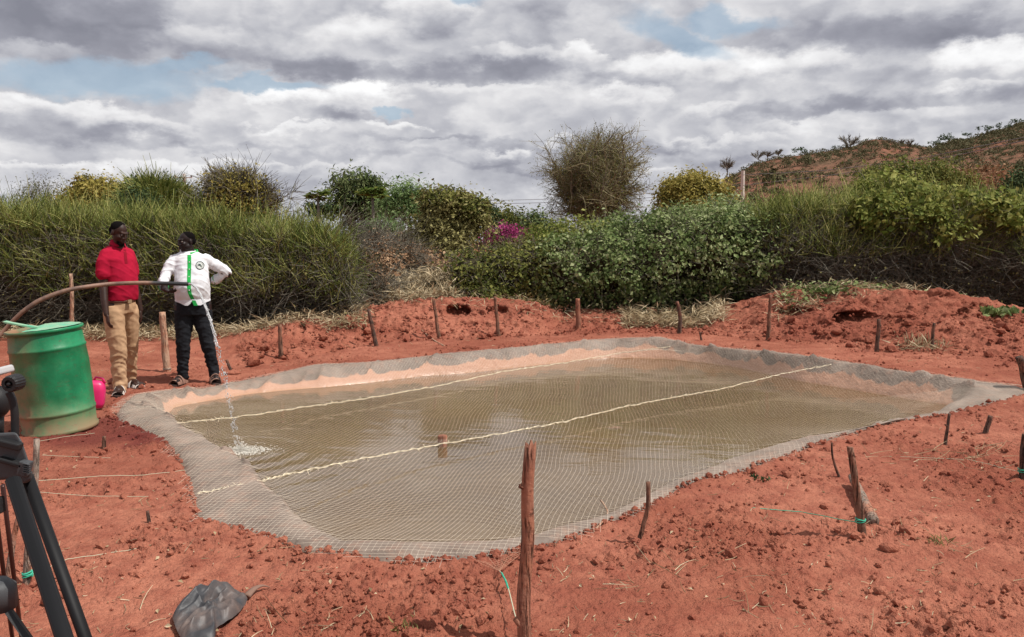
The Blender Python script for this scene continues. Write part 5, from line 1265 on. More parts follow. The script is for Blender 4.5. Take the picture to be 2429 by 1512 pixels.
rock('clod', 'round clod poking from the soil at the near left sheet corner', 655, 1290, 26, 9, (1, .8, .7))
rock('clod', 'large embedded clod on the right mound slope below the hollow', 1985, 790, 20, 10, (1.2, .8, .7))
rock('clod', 'pair-like big clod at the foot of the left mound', 1118, 830, 26, 11, (1.4, .8, .6))
rock('clod', 'pale clod beside the slim stake foot on the left mound', 1048, 797, 18, 12, (1, .8, .8))
def scatter_clods():
    T = []
    for s in range(5):
        V, F = ICO1; rr = np.random.RandomState(s+20); T.append((V*(1+rr.uniform(-.38, .38, (len(V), 1)))*np.array([1, rr.uniform(.7, 1), rr.uniform(.6, .85)]), F))
    V0, F0 = ICO1
    def mk(name, label, P, S_, lab_kind='clods'):
        acc = Acc(); n = len(P); rot = R.uniform(0, 2*np.pi, n); cs, sn = np.cos(rot), np.sin(rot)
        kind = R.randint(0, 5, n)
        for k in range(5):
            m = kind == k; V, F = T[k]; v = V[None]*S_[m][:, None, None]
            x = v[..., 0]*cs[m][:, None]-v[..., 1]*sn[m][:, None]; y = v[..., 0]*sn[m][:, None]+v[..., 1]*cs[m][:, None]
            W_ = np.stack([x, y, v[..., 2]], -1)+P[m][:, None]; nn = m.sum()
            Fk = (F[None]+(np.arange(nn)*len(V))[:, None, None]).reshape(-1, 3); acc.add(W_.reshape(-1, 3), Fk)
        tag(link(name, acc.mesh(name, False), M_soil), label, lab_kind, kind='stuff')
    n = 26000; r = np.exp(R.uniform(math.log(2.4), math.log(13), n*2)); th = R.uniform(-rad(40), rad(40), n*2); x = r*np.sin(th); y = r*np.cos(th)
    dens = sstep(-.15, .40, fbm(x*1.1+9, y*1.1, 3))*.95+.08; dens *= (.45+.9*sstep(-.1, .35, fbm(x*3.1, y*3.1+4, 2)))
    ok = R.rand(n*2) < dens; ok &= sdist(np.stack([x, y], 1), PO) < -.02; x, y = x[ok], y[ok]; s = np.exp(R.normal(size=len(x))*.6)*.0062; s = np.clip(s, .003, .034)*(1+.03*y)
    z = gbase(x, y)+gfine(x, y)+s*.35; mk('soil_clods', 'small crumbled clods of red soil strewn over the banks', np.stack([x, y, z], 1), s)
    # around sheet edge
    n = 2600; i = R.randint(0, NS, n); d = R.exponential(.07, n); N_ = norm(OO-cen)[i]; p = OO[i]+N_*(d-.015)[:, None]; s = np.clip(np.exp(R.normal(size=n)*.5)*.009, .004, .03)
    mk('soil_clods', 'crumbs of soil piled along the edge of the plastic sheet', np.column_stack([p, gbase(p[:, 0], p[:, 1])+.012+s*.4]), s)
    # mound faces
    n = 3000; u = R.uniform(mu(560), mu(2450), n); yf = np.interp(u, foot_u, foot_y); q = R.beta(1.1, 1.6, n)*1.1-.12; y = yf+2.0*q; x = u*y; s = np.clip(np.exp(R.normal(size=n)*.7)*.012, .005, .09)
    z = np.maximum(mound_z(x, y), gbase(x, y))+s*.5+.02; mk('mound_clods', 'lumps of dug soil covering the faces of the mounds', np.stack([x, y, z], 1), s)
scatter_clods()
def straw_bits():
    acc = Acc(); n = 2600; r = np.exp(R.uniform(math.log(2.5), math.log(13), n)); th = R.uniform(-rad(38), rad(38), n); x = r*np.sin(th); y = r*np.cos(th)
    k = fbm(x*1.3+31, y*1.3, 2) > -.05; k &= sdist(np.stack([x, y], 1), PO) < 0; x, y = x[k], y[k]; n = len(x); z = gbase(x, y)+gfine(x, y)+.008
    d = rdir(n); d[:, 2] *= .25; L = np.clip(np.exp(R.normal(size=n)*.55)*.028, .01, .16)*(1+.04*y); tubes(np.stack([x, y, z], 1), d, L, rdir(n)*.35, .0017*(1+.08*y), .0008*(1+.08*y), 3, 3, acc)
    for (cx, cy, m_, sp, LL) in [(2160,1092,26,.16,.12),(2330,1098,30,.10,.10),(2290,1076,14,.12,.15),(2085,1268,10,.08,.12),(2230,1295,12,.10,.09),(1330,1300,8,.10,.05),(690,1490,9,.12,.10),(840,1480,8,.10,.10),(1580,1350,8,.10,.16),(1480,1385,8,.08,.08),(1740,1430,8,.1,.08),(2350,1065,8,.1,.14),(1300,1375,8,.1,.06)]:
        c = hit(cx, cy); p = c+R.normal(size=(m_, 3))*np.array([sp, sp*.7, .006])+[0, 0, .015]; d = rdir(m_); d[:, 2] = np.abs(d[:, 2])*.25; tubes(p, d, R.uniform(.5, 1.4, m_)*LL, rdir(m_)*.3, .0022, .001, 3, 3, acc)
    tag(link('straw_bits', acc.mesh('straw_bits'), LM['straw']), 'bits of dry straw and twigs scattered over the red soil', 'straw', kind='stuff')
    acc = Acc(); n = 420; r = np.exp(R.uniform(math.log(2.5), math.log(9), n)); th = R.uniform(-rad(36), rad(36), n); x = r*np.sin(th); y = r*np.cos(th); k = sdist(np.stack([x, y], 1), PO) < 0; x, y = x[k], y[k]; n = len(x)
    leaves(np.stack([x, y, gbase(x, y)+gfine(x, y)+.008], 1), rdir(n, 1.5), rdir(n)*[1, 1, .2], R.uniform(.012, .035, n), .55, .5, acc)
    tag(link('dry_leaves', acc.mesh('dry_leaves'), LM['straw']), 'small dry leaves fallen on the red soil', 'leaves', kind='stuff')
straw_bits()
def tuft(label, x, y, n, size, lm, h=1.2, name='weed_tuft', wid=.12, sp=.03):
    b = hit(x, y); a = Acc(); P = R.normal(size=(n, 3))*np.array([sp, sp, .004]); d = rdir(n, h); leaves(P, rdir(n), d, size*R.uniform(.5, 1.2, n), wid, .2, a); tag(link(name, a.mesh(name), LM[lm], None, tuple(b)), label, 'weed', kind='stuff')
tuft('small grey-green weed tuft at the bottom edge right of the plastic scrap', 965, 1495, 60, .05, 'drygreen', .6, wid=.2)
tuft('small dry weed beside the clods below the green-tied post', 2225, 1290, 40, .06, 'drygreen', .9)
tuft('tiny wilted dark plant left of the crooked twig stake', 1805, 1140, 40, .04, 'dark', 1.0, wid=.4)
tuft('green leafy weed on the crest of the right mound', 1962, 692, 160, .12, 'hedge_leaf', .8, wid=.8, sp=.16)
tuft('green weed patch on the right shoulder of the right mound', 2362, 742, 190, .12, 'hedge_leaf', .8, wid=.8, sp=.17)
tuft('dry grey-green weeds round the farthest right mound stake', 2185, 822, 260, .22, 'straw', .9, wid=.07, sp=.17)

# ================================================================== PEOPLE
def fuse(name, parts, voxel, smooth_it, m, parent, wrinkle=None):
    """join overlapping rounded forms into one continuous skin"""
    acc = Acc()
    for p in parts:
        if p[0] == 'chain':
            pts = p[1]
            for i, q in enumerate(pts):
                V, F = ICO2; acc.add(np.array(q[:3])+V*q[3], F)
                if i:
                    a, b = np.array(pts[i-1][:3]), np.array(q[:3]); d = b-a
                    if np.linalg.norm(d) > 1e-5: path_tube([a, b], [pts[i-1][3], q[3]], 14, acc)
        elif p[0] == 'ell':
            V, F = ICO3; v = V*np.array(p[2])
            if len(p) > 3: v = v@np.array(p[3]).T
            acc.add(np.array(p[1])+v, F)
        elif p[0] == 'loft':         # rings (x,y,z,rx,ry,yaw)
            rings = p[1]; N = 28; V = []
            for (x, y, z, rx, ry, yw) in rings:
                for k in range(N):
                    th = 2*np.pi*k/N; u, v = rx*math.copysign(abs(math.cos(th))**.85, math.cos(th)), ry*math.copysign(abs(math.sin(th))**.85, math.sin(th)); V.append([x+u*math.cos(yw)-v*math.sin(yw), y+u*math.sin(yw)+v*math.cos(yw), z])
            n = len(rings); F = [[i*N+k, i*N+(k+1) % N, (i+1)*N+(k+1) % N, (i+1)*N+k] for i in range(n-1) for k in range(N)]
            V.append([rings[0][0], rings[0][1], rings[0][2]]); V.append([rings[-1][0], rings[-1][1], rings[-1][2]]); c = n*N
            acc.add(V, F, [[c, (k+1) % N, k] for k in range(N)]+[[c+1, (n-1)*N+k, (n-1)*N+(k+1) % N] for k in range(N)])
    me = acc.mesh('tmp', True); bm = bmesh.new(); bm.from_mesh(me); bmesh.ops.recalc_face_normals(bm, faces=bm.faces); bm.to_mesh(me); bm.free()
    o = bpy.data.objects.new('tmp', me); COL.objects.link(o)
    r = o.modifiers.new('r', 'REMESH'); r.mode = 'VOXEL'; r.voxel_size = voxel
    if smooth_it: s = o.modifiers.new('s', 'SMOOTH'); s.factor = .5; s.iterations = smooth_it
    dg = bpy.context.evaluated_depsgraph_get(); me2 = bpy.data.meshes.new_from_object(o.evaluated_get(dg)); bpy.data.objects.remove(o); bpy.data.meshes.remove(me)
    if wrinkle:
        n = len(me2.vertices); co = np.empty(n*3); me2.vertices.foreach_get('co', co); co = co.reshape(-1, 3); nm = np.empty(n*3); me2.vertices.foreach_get('normal', nm); nm = nm.reshape(-1, 3)
        co = co+nm*wrinkle(co)[:, None]; me2.vertices.foreach_set('co', co.astype(np.float32).ravel()); me2.update()
    me2.name = name; me2.polygons.foreach_set('use_smooth', np.ones(len(me2.polygons), bool))
    return link(name, me2, m, parent)
def skin_mat(name, a, b):
    m = mat(name, a, .5, .28, var=b, vscale=14); bb = m.node_tree.nodes['Principled BSDF']; bb.inputs['Subsurface Weight'].default_value = .05; bb.inputs['Subsurface Radius'].default_value = (.02, .006, .003); return m
def cloth_mat(name, a, b=None, bump=.0012, rough=.9):
    return mat(name, a, rough, .1, var=b or tuple(.85*x for x in a), vscale=5, bump=bump, bscale=160)
M_skin1 = skin_mat('dark_brown_skin', (.046, .021, .015), (.030, .014, .010)); M_skin2 = skin_mat('deep_brown_skin', (.021, .011, .010), (.014, .008, .007))
M_hair = mat('black_hair', (.006, .005, .005), 1.0, .05, bump=.002, bscale=220); M_eye = mat('eye_white', (.22, .18, .16), .4, .4); M_pup = mat('dark_pupil', (.01, .008, .007), .2, .5)
def head_parts(c, yaw, pitch, roll=0, sc=1.0):
    rm = Matrix.Rotation(yaw, 3, 'Z')@Matrix.Rotation(roll, 3, 'Y')@Matrix.Rotation(pitch, 3, 'X'); Rm = np.array(rm); c = np.array(c)
    T = lambda p: tuple(c+Rm@(np.array(p)*sc))
    el = lambda p, r: ('ell', T(p), tuple(np.array(r)*sc), Rm)
    ch = lambda pts: ('chain', [T(p[:3])+(p[3]*sc,) for p in pts])
    parts = [el((0, .014, .032), (.077, .096, .088)), el((0, -.022, -.030), (.064, .076, .085)), el((0, -.038, -.088), (.047, .047, .036)), el((0, -.068, -.105), (.024, .018, .018)),
             ch([(0, -.094, .014, .009), (0, -.108, -.016, .012), (0, -.111, -.030, .0145)]), ch([(-.017, -.100, -.032, .0095), (.017, -.100, -.032, .0095)]),
             ch([(-.040, -.083, .030, .012), (-.016, -.092, .026, .011), (.016, -.092, .026, .011), (.040, -.083, .030, .012)]),
             ch([(-.023, -.094, -.062, .008), (0, -.102, -.059, .0095), (.023, -.094, -.062, .008)]), ch([(-.020, -.092, -.075, .0085), (0, -.099, -.077, .0105), (.020, -.092, -.075, .0085)]),
             el((-.040, -.068, -.024), (.024, .022, .022)), el((.040, -.068, -.024), (.024, .022, .022)),
             el((-.079, .010, -.010), (.009, .020, .032)), el((.079, .010, -.010), (.009, .020, .032))]
    hair = [el((0, .021, .045), (.0782, .0915, .0785)), el((0, .048, .002), (.0745, .070, .058))]
    eyes = [(T((s*.031, -.082, .006)), T((s*.031, -.0895, .004))) for s in (-1, 1)]
    return parts, hair, eyes, T
def hand_parts(wr, d, n, size, curls, side):
    """wrist, direction of the fingers, palm normal; unequal bent fingers and a thumb leaving the side of the palm"""
    d = np.array(d, float)/np.linalg.norm(d); n = np.array(n, float); n = n-d*(n@d); n /= np.linalg.norm(n); s = np.cross(d, n)*side; wr = np.array(wr)
    pk = [wr, wr+d*.45*size]; P = []
    for k in range(4):
        o = (k-1.5)*.115*size; a = wr+s*o*.7+d*.06*size; b = wr+s*o+d*.48*size; P.append(('chain', [tuple(a)+(.085*size,), tuple(b)+(.072*size,)]))
        L = [.40, .46, .42, .33][k]*size; p = b; ang = 0
        pts = [tuple(b)+(.054*size,)]
        for seg, f in enumerate((.45, .32, .23)):
            ang += curls[k]*(.8, .9, .6)[seg]; dd = d*math.cos(ang)+n*math.sin(ang); p = p+dd*L*f; pts.append(tuple(p)+((.050, .045, .040)[seg]*size,))
        P.append(('chain', pts))
    a = wr-s*.13*size+d*.12*size; t1 = a-s*.13*size+d*.15*size+n*.03*size; t2 = t1+d*.16*size-s*.03*size+n*.05*size
    P.append(('chain', [tuple(a)+(.066*size,), tuple(t1)+(.056*size,), tuple(t2)+(.045*size,)]))
    return P
def remap(parts, fz, fx):
    out = []
    for p in parts:
        if p[0] in ('chain', 'loft'):
            out.append((p[0], [(q[0]*fx(q[2]), q[1], q[2]+fz(q[2]))+tuple(q[3:]) for q in p[1]]))
        else: out.append(p)
    return out
def remap_mesh(o, fz, fx):
    for v in o.data.vertices: z = v.co.z; v.co.x *= fx(z); v.co.z = z+fz(z)
def face_bits(eyes, parent, sc=1.0):
    for c, p in eyes:
        a = Acc(); V, F = ICO2; a.add(np.array(c)+V*.0105*sc, F); e = link('eye', a.mesh('eye', True), M_eye, parent)
        a = Acc(); a.add(np.array(p)+V*.0060*sc, F); link('pupil', a.mesh('pupil', True), M_pup, e)
def wrin(seed, amp, fr, zr=None, vert=1.0):
    def f(co):
        n1 = fbm(co[:, 0]*fr+seed+co[:, 1]*fr*.7, co[:, 2]*fr*vert+seed*2-co[:, 0]*fr*.5, 3); n2 = (1-np.clip(np.abs(fbm(co[:, 0]*fr*.8-seed+co[:, 2]*fr*.5, co[:, 2]*fr*1.4*vert+co[:, 1]*fr, 2))*4, 0, 1))
        w_ = 1.0 if zr is None else np.interp(co[:, 2], [z[0] for z in zr], [z[1] for z in zr]); return amp*(n1*1.2+n2*.8-.3)*w_
    return f
def ribbon_on(bvh, pts2, y0, wid, name, m, parent, off=.004, taper=None):
    """strip of cloth laid on the front of a garment"""
    V = []; 
    for (x, z), w_ in zip(pts2, wid if hasattr(wid, '__len__') else [wid]*len(pts2)):
        for s in (-1, 0, 1):
            h = bvh.ray_cast(Vector((x+s*w_*.5, y0, z)), Vector((0, 1, 0))); y = h[0].y if h[0] is not None else (V[-3][1] if len(V) >= 3 else 0)
            V.append([x+s*w_*.5, y-off, z])
    n = len(pts2); F = [[i*3+k, i*3+k+1, i*3+4+k, i*3+3+k] for i in range(n-1) for k in range(2)]
    W_ = np.vstack([V, np.array(V)+[0, off*1.4, 0]]); F2 = [[f[3]+3*n, f[2]+3*n, f[1]+3*n, f[0]+3*n] for f in F]
    rim = [[i*3, i*3+3, i*3+3+3*n, i*3+3*n] for i in range(n-1)]+[[i*3+2+3*n, i*3+5+3*n, i*3+5, i*3+2] for i in range(n-1)]
    a = Acc(); a.add(W_, F, F2, rim); return link(name, a.mesh(name, False), m, parent)
def sandal(name, heel, toe, parent, msole, mstrap, straps, w_=.047, closed=False):
    h, t = np.array(heel), np.array(toe); d = t-h; L = np.linalg.norm(d); d /= L; s = np.cross(d, [0, 0, 1]); a = Acc(); V = []; N = 28; fw = lambda f: w_*(.72+.38*math.sin(min(1, f*1.1)*math.pi*.55))
    out = []
    for k in range(N):
        th = 2*np.pi*k/N; f = .5-.5*math.cos(th); q = h-d*.02+d*(L+.05)*f; out.append(q+s*math.sin(th)*(w_*(.95+.25*f)))
    for z in (0.002, .024): V += [[p[0], p[1], h[2]+z] for p in out]
    a.add(V, [[k, (k+1) % N, N+(k+1) % N, N+k] for k in range(N)], [list(range(N))[::-1]], [[N+k for k in range(N)]]); o = link(name, a.mesh(name, False), msole, parent)
    for f, ww, hh in straps:
        c = h+d*L*f; a = Acc(); V = []; M = 12
        for j in range(M+1):
            th = math.pi*j/M
            for e in (-.5, .5):
                for r in (1.0, 1.10): V.append(c+d*ww*e+s*math.cos(th)*w_*1.12*r+np.array([0, 0, .02+math.sin(th)*hh*r]))
        F = []
        for j in range(M): b = j*4; F += [[b+1, b+5, b+7, b+3], [b, b+2, b+6, b+4], [b, b+4, b+5, b+1], [b+2, b+3, b+7, b+6]]
        a.add(V, F); link('strap', a.mesh('strap', True), mstrap, o)
    return o
def foot_parts(heel, toe, r=.036):
    h, t = np.array(heel, float), np.array(toe, float); d = (t-h); L = np.linalg.norm(d); d /= L; s = np.cross(d, [0, 0, 1]); z = np.array([0, 0, 1.])
    P = [('chain', [tuple(h+z*.055)+(.034,), tuple(h+d*L*.35+z*.058)+(.036,), tuple(h+d*L*.7+z*.046)+(.030,)])]
    for k in range(5):
        o = (k-2)*.0165; b = h+d*L*.66+s*o*.9+z*.043; e = h+d*L*(1.0-.045*k if k else .99)+s*o*1.15+z*.036; P.append(('chain', [tuple(b)+(.018,), tuple(e)+((.0125 if k == 0 else .0095),)]))
    return P

def man_red():
    o0 = hit(300, 932)
    t = empty('person', tuple(o0), 'man in a red polo shirt and tan trousers looking down beside the barrel', 'person'); t.rotation_euler = (0, 0, math.atan2(-o0[0], o0[1])); t.scale = (1.055,)*3
    f = 8.45/FPX; sc_ = .985
    head, hair, eyes, T = head_parts((-.002, -.085, 1.705), rad(44), rad(24), rad(0), .93)
    fz = lambda z: float(np.interp(z, [.85, .97, 1.40, 1.6], [0, .03, .085, .085])); fx = lambda z: float(np.interp(z, [.90, 1.02], [1, .84]))
    body = head+[('chain', [(-.004, -.055, 1.62, .056), (-.03, -.01, 1.50, .062)])]+remap([
        ('loft', [(-.035, 0, .90, .15, .11, rad(38)), (-.02, 0, 1.15, .145, .115, rad(38)), (-.04, 0, 1.38, .165, .095, rad(38)), (-.045, 0, 1.46, .10, .07, rad(38))]),
        ('chain', [(-.150, -.09, 1.395, .050), (-.188, -.12, 1.27, .048), (-.198, -.13, 1.10, .041), (-.18, -.19, .97, .036), (-.150, -.235, .865, .027)]),
        ('chain', [(.09, .09, 1.395, .048), (.135, .125, 1.25, .045), (.155, .14, 1.10, .04), (.175, .10, .87, .027)]),
        ('chain', [(-.09, -.06, .92, .085), (-.055, -.07, .50, .055), (-.055, -.05, .10, .036)]), ('chain', [(.05, .06, .92, .085), (.06, .15, .50, .055), (.035, .30, .10, .036)])], fz, fx)
    body += hand_parts((-.145, -.24, .858), (.10, -.10, -1), (.9, .3, 0), .155, (.35, .40, .45, .5), 1)+hand_parts((.175, .095, .86), (.0, -.10, -1), (-.9, .2, 0), .15, (.3, .35, .4, .45), -1)
    body += foot_parts((-.055, -.03, .02), (-.085, -.26, .02))+foot_parts((.03, .32, .02), (.15, .14, .02))
    fuse('body', body, .0055, 3, M_skin1, t); fuse('hair', hair, .006, 2, M_hair, t); face_bits(eyes, t)
    hb = [('chain', [tuple(T((x, y, z)))+(r,) for x, y, z, r in [(-.045, -.062, -.088, .012), (-.02, -.086, -.112, .013), (0, -.090, -.118, .014), (.02, -.086, -.112, .013), (.045, -.062, -.088, .012)]])]
    fuse('beard', hb, .005, 2, M_hair, t)
    Y = rad(38)
    mr_ = cloth_mat('red_pique', (.40, .010, .036), (.31, .008, .030))
    sh = fuse('polo_shirt', remap([('loft', [(-.015, .005, .965, .172, .142, Y), (-.012, .0, 1.02, .170, .150, Y), (-.010, -.005, 1.12, .168, .158, Y), (-.02, 0, 1.24, .178, .150, Y), (-.035, 0, 1.35, .190, .132, Y), (-.042, 0, 1.42, .175, .105, Y), (-.040, 0, 1.465, .12, .082, Y), (-.036, -.01, 1.49, .078, .072, Y)]),
        ('chain', [(-.15, -.09, 1.395, .068), (-.188, -.12, 1.32, .068), (-.200, -.13, 1.22, .072)]), ('chain', [(.09, .09, 1.395, .066), (.125, .12, 1.30, .066), (.14, .13, 1.22, .068)])], fz, fx), .009, 3, mr_, t, wrin(3, .0055, 6))
    a = Acc(); N = 26
    V = []
    for j, (rr, zz) in enumerate(((.070, 1.50), (.062, 1.545), (.070, 1.548), (.092, 1.495))):
        for k in range(N): th = rad(-60)+rad(300)*k/(N-1)+Y+rad(0); V.append([-.022+rr*math.cos(th)*1.05, -.018+rr*math.sin(th), zz-.025*max(0, -math.sin(th-Y))])
    F = [[j*N+k, j*N+k+1, (j+1)*N+k+1, (j+1)*N+k] for j in range(3) for k in range(N-1)]; a.add(V, F); remap_mesh(link('collar', a.mesh('collar', True), mr_, sh), fz, fx)
    bv = BVHTree.FromObject(sh, bpy.context.evaluated_depsgraph_get()); ribbon_on(bv, [(.045, 1.53), (.051, 1.49), (.054, 1.43), (.055, 1.385)], -1, .026, 'placket', cloth_mat('dark_red', (.22, .008, .02)), sh)
    mtn = cloth_mat('tan_cotton', (.50, .32, .19), (.40, .25, .145))
    fuse('trousers', [('loft', [(-.03, 0, .86, .155, .125, Y), (-.02, 0, .93, .156, .132, Y), (-.015, 0, 1.01, .142, .125, Y)]),
        ('chain', [(-.085, -.07, .88, .105), (-.075, -.08, .68, .098), (-.058, -.08, .50, .088), (-.062, -.06, .30, .078), (-.060, -.05, .13, .070), (-.062, -.055, .075, .070)]),
        ('chain', [(.055, .06, .88, .105), (.062, .10, .68, .096), (.060, .15, .50, .084), (.045, .23, .30, .076), (.035, .29, .14, .070), (.035, .30, .085, .070)])], .010, 3, mtn, t,
        wrin(9, .009, 6, [(0, 1.9), (.25, 1.6), (.5, 1.0), (.9, .5)], 1.1))
    a = Acc(); th = np.linspace(0, 2*np.pi, 40); path_tube(np.stack([-.017+.158*np.cos(th)*math.cos(Y)-.133*np.sin(th)*math.sin(Y), .158*np.cos(th)*math.sin(Y)+.133*np.sin(th)*math.cos(Y), th*0+.962], 1), .013, 8, a); bl = link('belt', a.mesh('belt', True), mat('brown_leather', (.10, .045, .025), .5, .4), t); remap_mesh(bl, fz, fx)
    a = Acc(); box(a, (.070, -.137, .990), (.045, .014, .034), Matrix.Rotation(Y, 3, 'Z')); link('belt_buckle', a.mesh('belt_buckle'), mat('brass', (.55, .42, .25), .35, .5, metal=.8), bl)
    ms, mw = mat('dark_sole', (.05, .03, .025), .8, .2), mat('white_strap', (.72, .66, .60), .6, .3, var=(.55, .48, .42), vscale=30)
    sandal('sandal', (-.055, -.03, 0), (-.085, -.26, 0), t, ms, mw, ((.30, .05, .085), (.68, .045, .052), (.86, .022, .036))); sandal('sandal', (.03, .32, 0), (.15, .14, 0), t, ms, mw, ((.30, .05, .085), (.68, .045, .052), (.86, .02, .036)))
    return t
def man_white():
    o0 = hit(465, 910)
    t = empty('person', tuple(o0), 'man in a white shirt with green stripe and black jeans, hand on hip, looking left', 'person'); t.rotation_euler = (0, 0, math.atan2(-o0[0], o0[1])); t.scale = (1.045,)*3
    head, hair, eyes, T = head_parts((-.042, -.03, 1.628), rad(-58), rad(6), 0, .92)
    fz = lambda z: float(np.interp(z, [.80, .895, 1.40, 1.6], [.02, .068, .068, .068])); fx = lambda z: 1.0; fa = lambda z: .035
    face = [('ell', T((0, -.01, -.06)), (.066, .070, .055))]
    body = head+face+[('chain', [(-.035, -.01, 1.56, .064), (-.02, .005, 1.47, .072)])]+remap([
        ('loft', [(0, 0, .88, .17, .13, 0), (0, -.02, 1.08, .165, .145, 0), (-.01, 0, 1.3, .18, .11, 0), (-.01, 0, 1.40, .12, .08, 0)]),
        ('chain', [(-.17, 0, 1.35, .053), (-.262, -.06, 1.22, .046), (-.300, -.16, 1.12, .042), (-.285, -.34, 1.075, .035), (-.262, -.45, 1.06, .027)]),
        ('chain', [(.155, .02, 1.35, .053), (.28, .06, 1.27, .046), (.385, .09, 1.205, .043), (.30, .12, 1.15, .037), (.21, .16, 1.12, .028)]),
        ('chain', [(-.10, 0, .86, .10), (-.115, -.02, .47, .06), (-.13, .01, .10, .040)]), ('chain', [(.10, 0, .86, .10), (.13, -.03, .47, .06), (.20, .0, .10, .040)])], lambda z: fz(z) if z > 1.3 or z < .95 else .05, fx)
    body += hand_parts((-.258, -.465, 1.107), (.55, -.75, -.18), (0, .2, 1), .16, (.45, .55, .7, .8), 1)+hand_parts((.20, .165, 1.17), (-1, .1, -.1), (0, -1, 0), .15, (.4, .45, .5, .55), 1)
    body += foot_parts((-.135, .03, .02), (-.235, -.13, .02))+foot_parts((.205, .02, .02), (.215, -.20, .02))
    fuse('body', body, .0055, 3, M_skin2, t); fuse('hair', hair, .006, 2, M_hair, t); face_bits(eyes, t)
    mw = cloth_mat('white_cotton', (.74, .745, .77), (.66, .67, .70)); mg = cloth_mat('green_trim', (.030, .42, .085), (.024, .34, .07))
    def wr(co):
        base = wrin(5, .007, 6)(co); return base*(1+.8*(np.abs(co[:, 0]) > .2))
    sh = fuse('shirt', remap([('loft', [(.0, -.005, .895, .180, .155, 0), (.0, -.015, .95, .188, .168, 0), (0, -.025, 1.04, .192, .180, 0), (0, -.025, 1.13, .188, .172, 0), (-.005, -.01, 1.24, .184, .146, 0), (-.012, 0, 1.33, .188, .122, 0), (-.015, 0, 1.38, .19, .105, 0), (-.018, 0, 1.425, .125, .088, 0), (-.02, 0, 1.455, .082, .078, 0)]),
        ('chain', [(-.165, 0, 1.345, .076), (-.262, -.06, 1.22, .062), (-.300, -.15, 1.125, .056), (-.292, -.27, 1.085, .052)]),
        ('chain', [(.150, .015, 1.345, .076), (.28, .06, 1.27, .064), (.380, .09, 1.205, .057), (.32, .115, 1.16, .055), (.25, .145, 1.115, .052)])], fz, fx), .009, 2, mw, t, wr)
    # curved hem: shirt tails
    bv = BVHTree.FromObject(sh, bpy.context.evaluated_depsgraph_get())
    a = Acc(); N = 44
    for s0, s1 in ((rad(-98), rad(100)), (rad(82), rad(262))):
        pass
    V = []
    for k in range(N):
        th = 2*np.pi*k/N-math.pi/2; x, y = math.cos(th), math.sin(th); front = max(0, -y); gap = math.exp(-((x-.02)/.14)**2)*front
        dip = .055*front*(.4+.6*math.exp(-((abs(x)-.38)/.3)**2))+.04*max(0, y)
        V.append([x*.184, y*.160-.008, .93]); V.append([x*.188, y*.164-.008, .905]); V.append([x*.190, y*.166-.008, .895-dip+.045*gap])
    F = [[k*3+j, ((k+1) % N)*3+j, ((k+1) % N)*3+j+1, k*3+j+1] for k in range(N) for j in range(2)]; a.add(V, F); remap_mesh(link('shirt_tail', a.mesh('shirt_tail', True), mw, sh), lambda z: .068, fx)
    pl = [(-.018, 1.41), (-.020, 1.36), (-.022, 1.28), (-.028, 1.2), (-.032, 1.12), (-.034, 1.04), (-.030, .99), (-.012, .94), (.006, .90)]; pl = [(x, z+.068) for x, z in pl]; P = np.array(pl); tt = np.linspace(0, len(P)-1, 36); pts = list(zip(np.interp(tt, range(len(P)), P[:, 0]), np.interp(tt, range(len(P)), P[:, 1])))
    st = ribbon_on(bv, pts, -1, .038, 'green_placket', mg, sh)
    a = Acc(); tl = [[(x-.02, -.182, z), (x+.02, -.184, z)] for x, z in ((.008, .905), (.018, .875), (.030, .845))]; V = [p for q in tl for p in q]; V2 = [tuple(np.array(p)+[0, .004, 0]) for p in V]; a.add(V+V2, [[0, 1, 3, 2], [2, 3, 5, 4], [6, 8, 9, 7], [8, 10, 11, 9], [0, 2, 8, 6], [2, 4, 10, 8], [1, 7, 9, 3], [3, 9, 11, 5], [4, 5, 11, 10]]); remap_mesh(link('placket_tail', a.mesh('placket_tail'), mg, sh), lambda z: .068, fx)
    mb = mat('white_button', (.8, .8, .8), .3, .5)
    for z in (1.40, 1.32, 1.24, 1.16, 1.09):
        x = float(np.interp(-z, [-p[1] for p in pl], [p[0] for p in pl])); h = bv.ray_cast(Vector((x, -1, z)), Vector((0, 1, 0)))
        if h[0] is not None: a = Acc(); path_tube([[x, h[0].y-.007, z], [x, h[0].y-.003, z]], .006, 10, a); link('button', a.mesh('button'), mb, sh)
    # band collar, green on the man's left side
    for nm, m_, a0, a1 in (('collar', mw, 150, 262), ('green_collar', mg, -82, 95)):
        a = Acc(); V = []; n_ = 20
        for rr, zz in ((.083, 1.425), (.078, 1.475), (.086, 1.478), (.094, 1.425)):
            for k in range(n_): th = rad(a0+(a1-a0)*k/(n_-1)); V.append([-.02+rr*math.cos(th)*1.08, -.002+rr*math.sin(th), zz-.035*max(0, -math.sin(th))])
        a.add(V, [[j*n_+k, j*n_+k+1, (j+1)*n_+k+1, (j+1)*n_+k] for j in range(3) for k in range(n_-1)]); remap_mesh(link(nm, a.mesh(nm, True), m_, sh), lambda z: .062, fx)
    # green cuff facing on the bent arm
    for c, d, r in (((.262, .14, 1.138), (-.9, .3, -.22), .053), ((-.289, -.315, 1.088), (.03, -1, -.15), .052)):
        c, d = np.array(c)+[0, 0, .052], norm(np.array(d)); a = Acc(); path_tube([c-d*.03, c+d*.012, c+d*.02], [r*1.02, r*1.05, r*.92], 20, a, cap=False); link('cuff', a.mesh('cuff', True), mw, sh)
        a = Acc(); path_tube([c+d*.014, c+d*.024], [r*1.05, r*.96], 20, a, cap=False); link('green_cuff_edge', a.mesh('green_cuff_edge', True), mg, sh)
    # round chest emblem
    cx, cz = .090, 1.362; mk = mat('emblem_ink', (.035, .060, .055), .8, .1); ml = mat('emblem_ground', (.60, .63, .60), .8, .1)
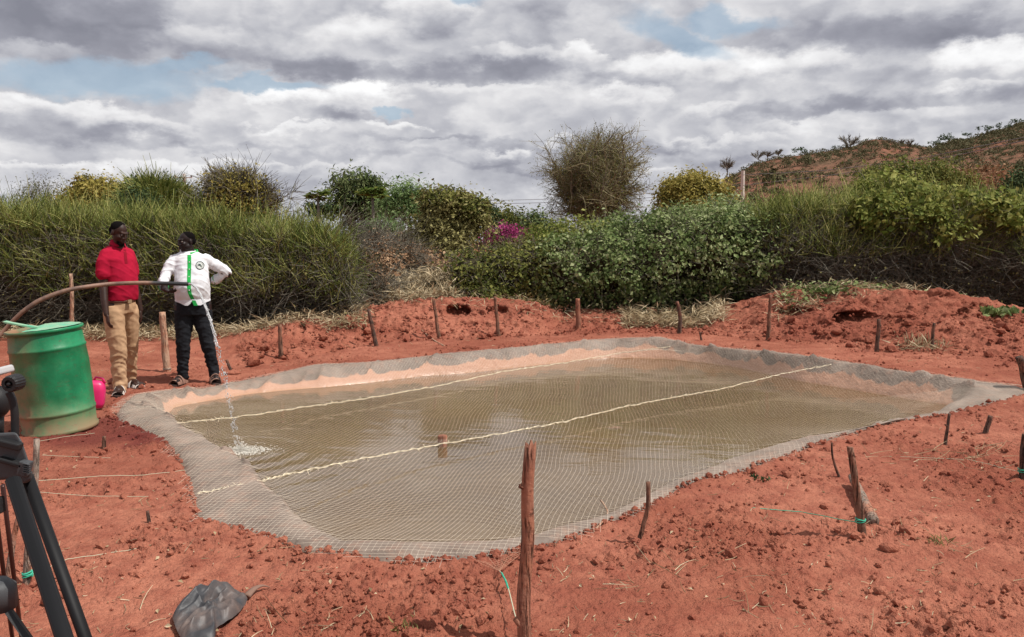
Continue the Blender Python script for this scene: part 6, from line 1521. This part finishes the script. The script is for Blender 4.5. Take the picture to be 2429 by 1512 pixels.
    def disc(nm, r0, r1, m_, off, N=28, x0=cx, z0=cz, ex=1.0):
        a = Acc(); V = []
        for r in (r0, r1):
            for k in range(N):
                th = 2*np.pi*k/N; x, z = x0+r*math.cos(th)*ex, z0+r*math.sin(th); h = bv.ray_cast(Vector((x, -1, z)), Vector((0, 1, 0))); V.append([x, (h[0].y if h[0] else -.12)-off, z])
        a.add(V, [[k, (k+1) % N, N+(k+1) % N, N+k] for k in range(N)]); return link(nm, a.mesh(nm, True), m_, sh)
    disc('emblem', .002, .046, ml, .005); disc('emblem_ring', .0395, .046, mk, .0065); disc('emblem_inner_ring', .029, .031, mk, .0065)
    disc('emblem_bird', .001, .010, mk, .007, 12, cx-.006, cz+.006, 1.6); disc('emblem_bird', .001, .007, mk, .007, 10, cx+.010, cz-.008, 1.4)
    mj = cloth_mat('black_denim', (.012, .013, .016), (.020, .021, .025), .001, .8)
    fuse('jeans', [('loft', [(0, 0, .80, .185, .135, 0), (0, 0, .88, .188, .145, 0), (0, 0, 1.00, .172, .135, 0)]),
        ('chain', [(-.095, 0, .83, .108), (-.108, -.01, .65, .096), (-.118, -.02, .48, .078), (-.128, .0, .28, .067), (-.132, .01, .12, .060), (-.132, .01, .085, .060)]),
        ('chain', [(.095, 0, .83, .108), (.112, -.015, .65, .096), (.135, -.03, .48, .078), (.170, -.015, .28, .067), (.200, .0, .12, .060), (.203, .0, .095, .060)])], .010, 3, mj, t, wrin(13, .008, 9, [(0, 2.0), (.2, 1.5), (.5, 1.0), (.9, .5)], 1.3))
    ms, mt_ = mat('worn_sole', (.06, .04, .035), .8, .2), mat('brown_leather_strap', (.22, .12, .09), .65, .3, var=(.30, .17, .125), vscale=20)
    stp = ((.10, .05, .085), (.36, .055, .088), (.62, .03, .066), (.80, .075, .050))
    sandal('sandal', (-.135, .03, 0), (-.235, -.13, 0), t, ms, mt_, stp, .050); sandal('sandal', (.205, .02, 0), (.215, -.20, 0), t, ms, mt_, stp, .050)
    return t
man_red(); man_white()
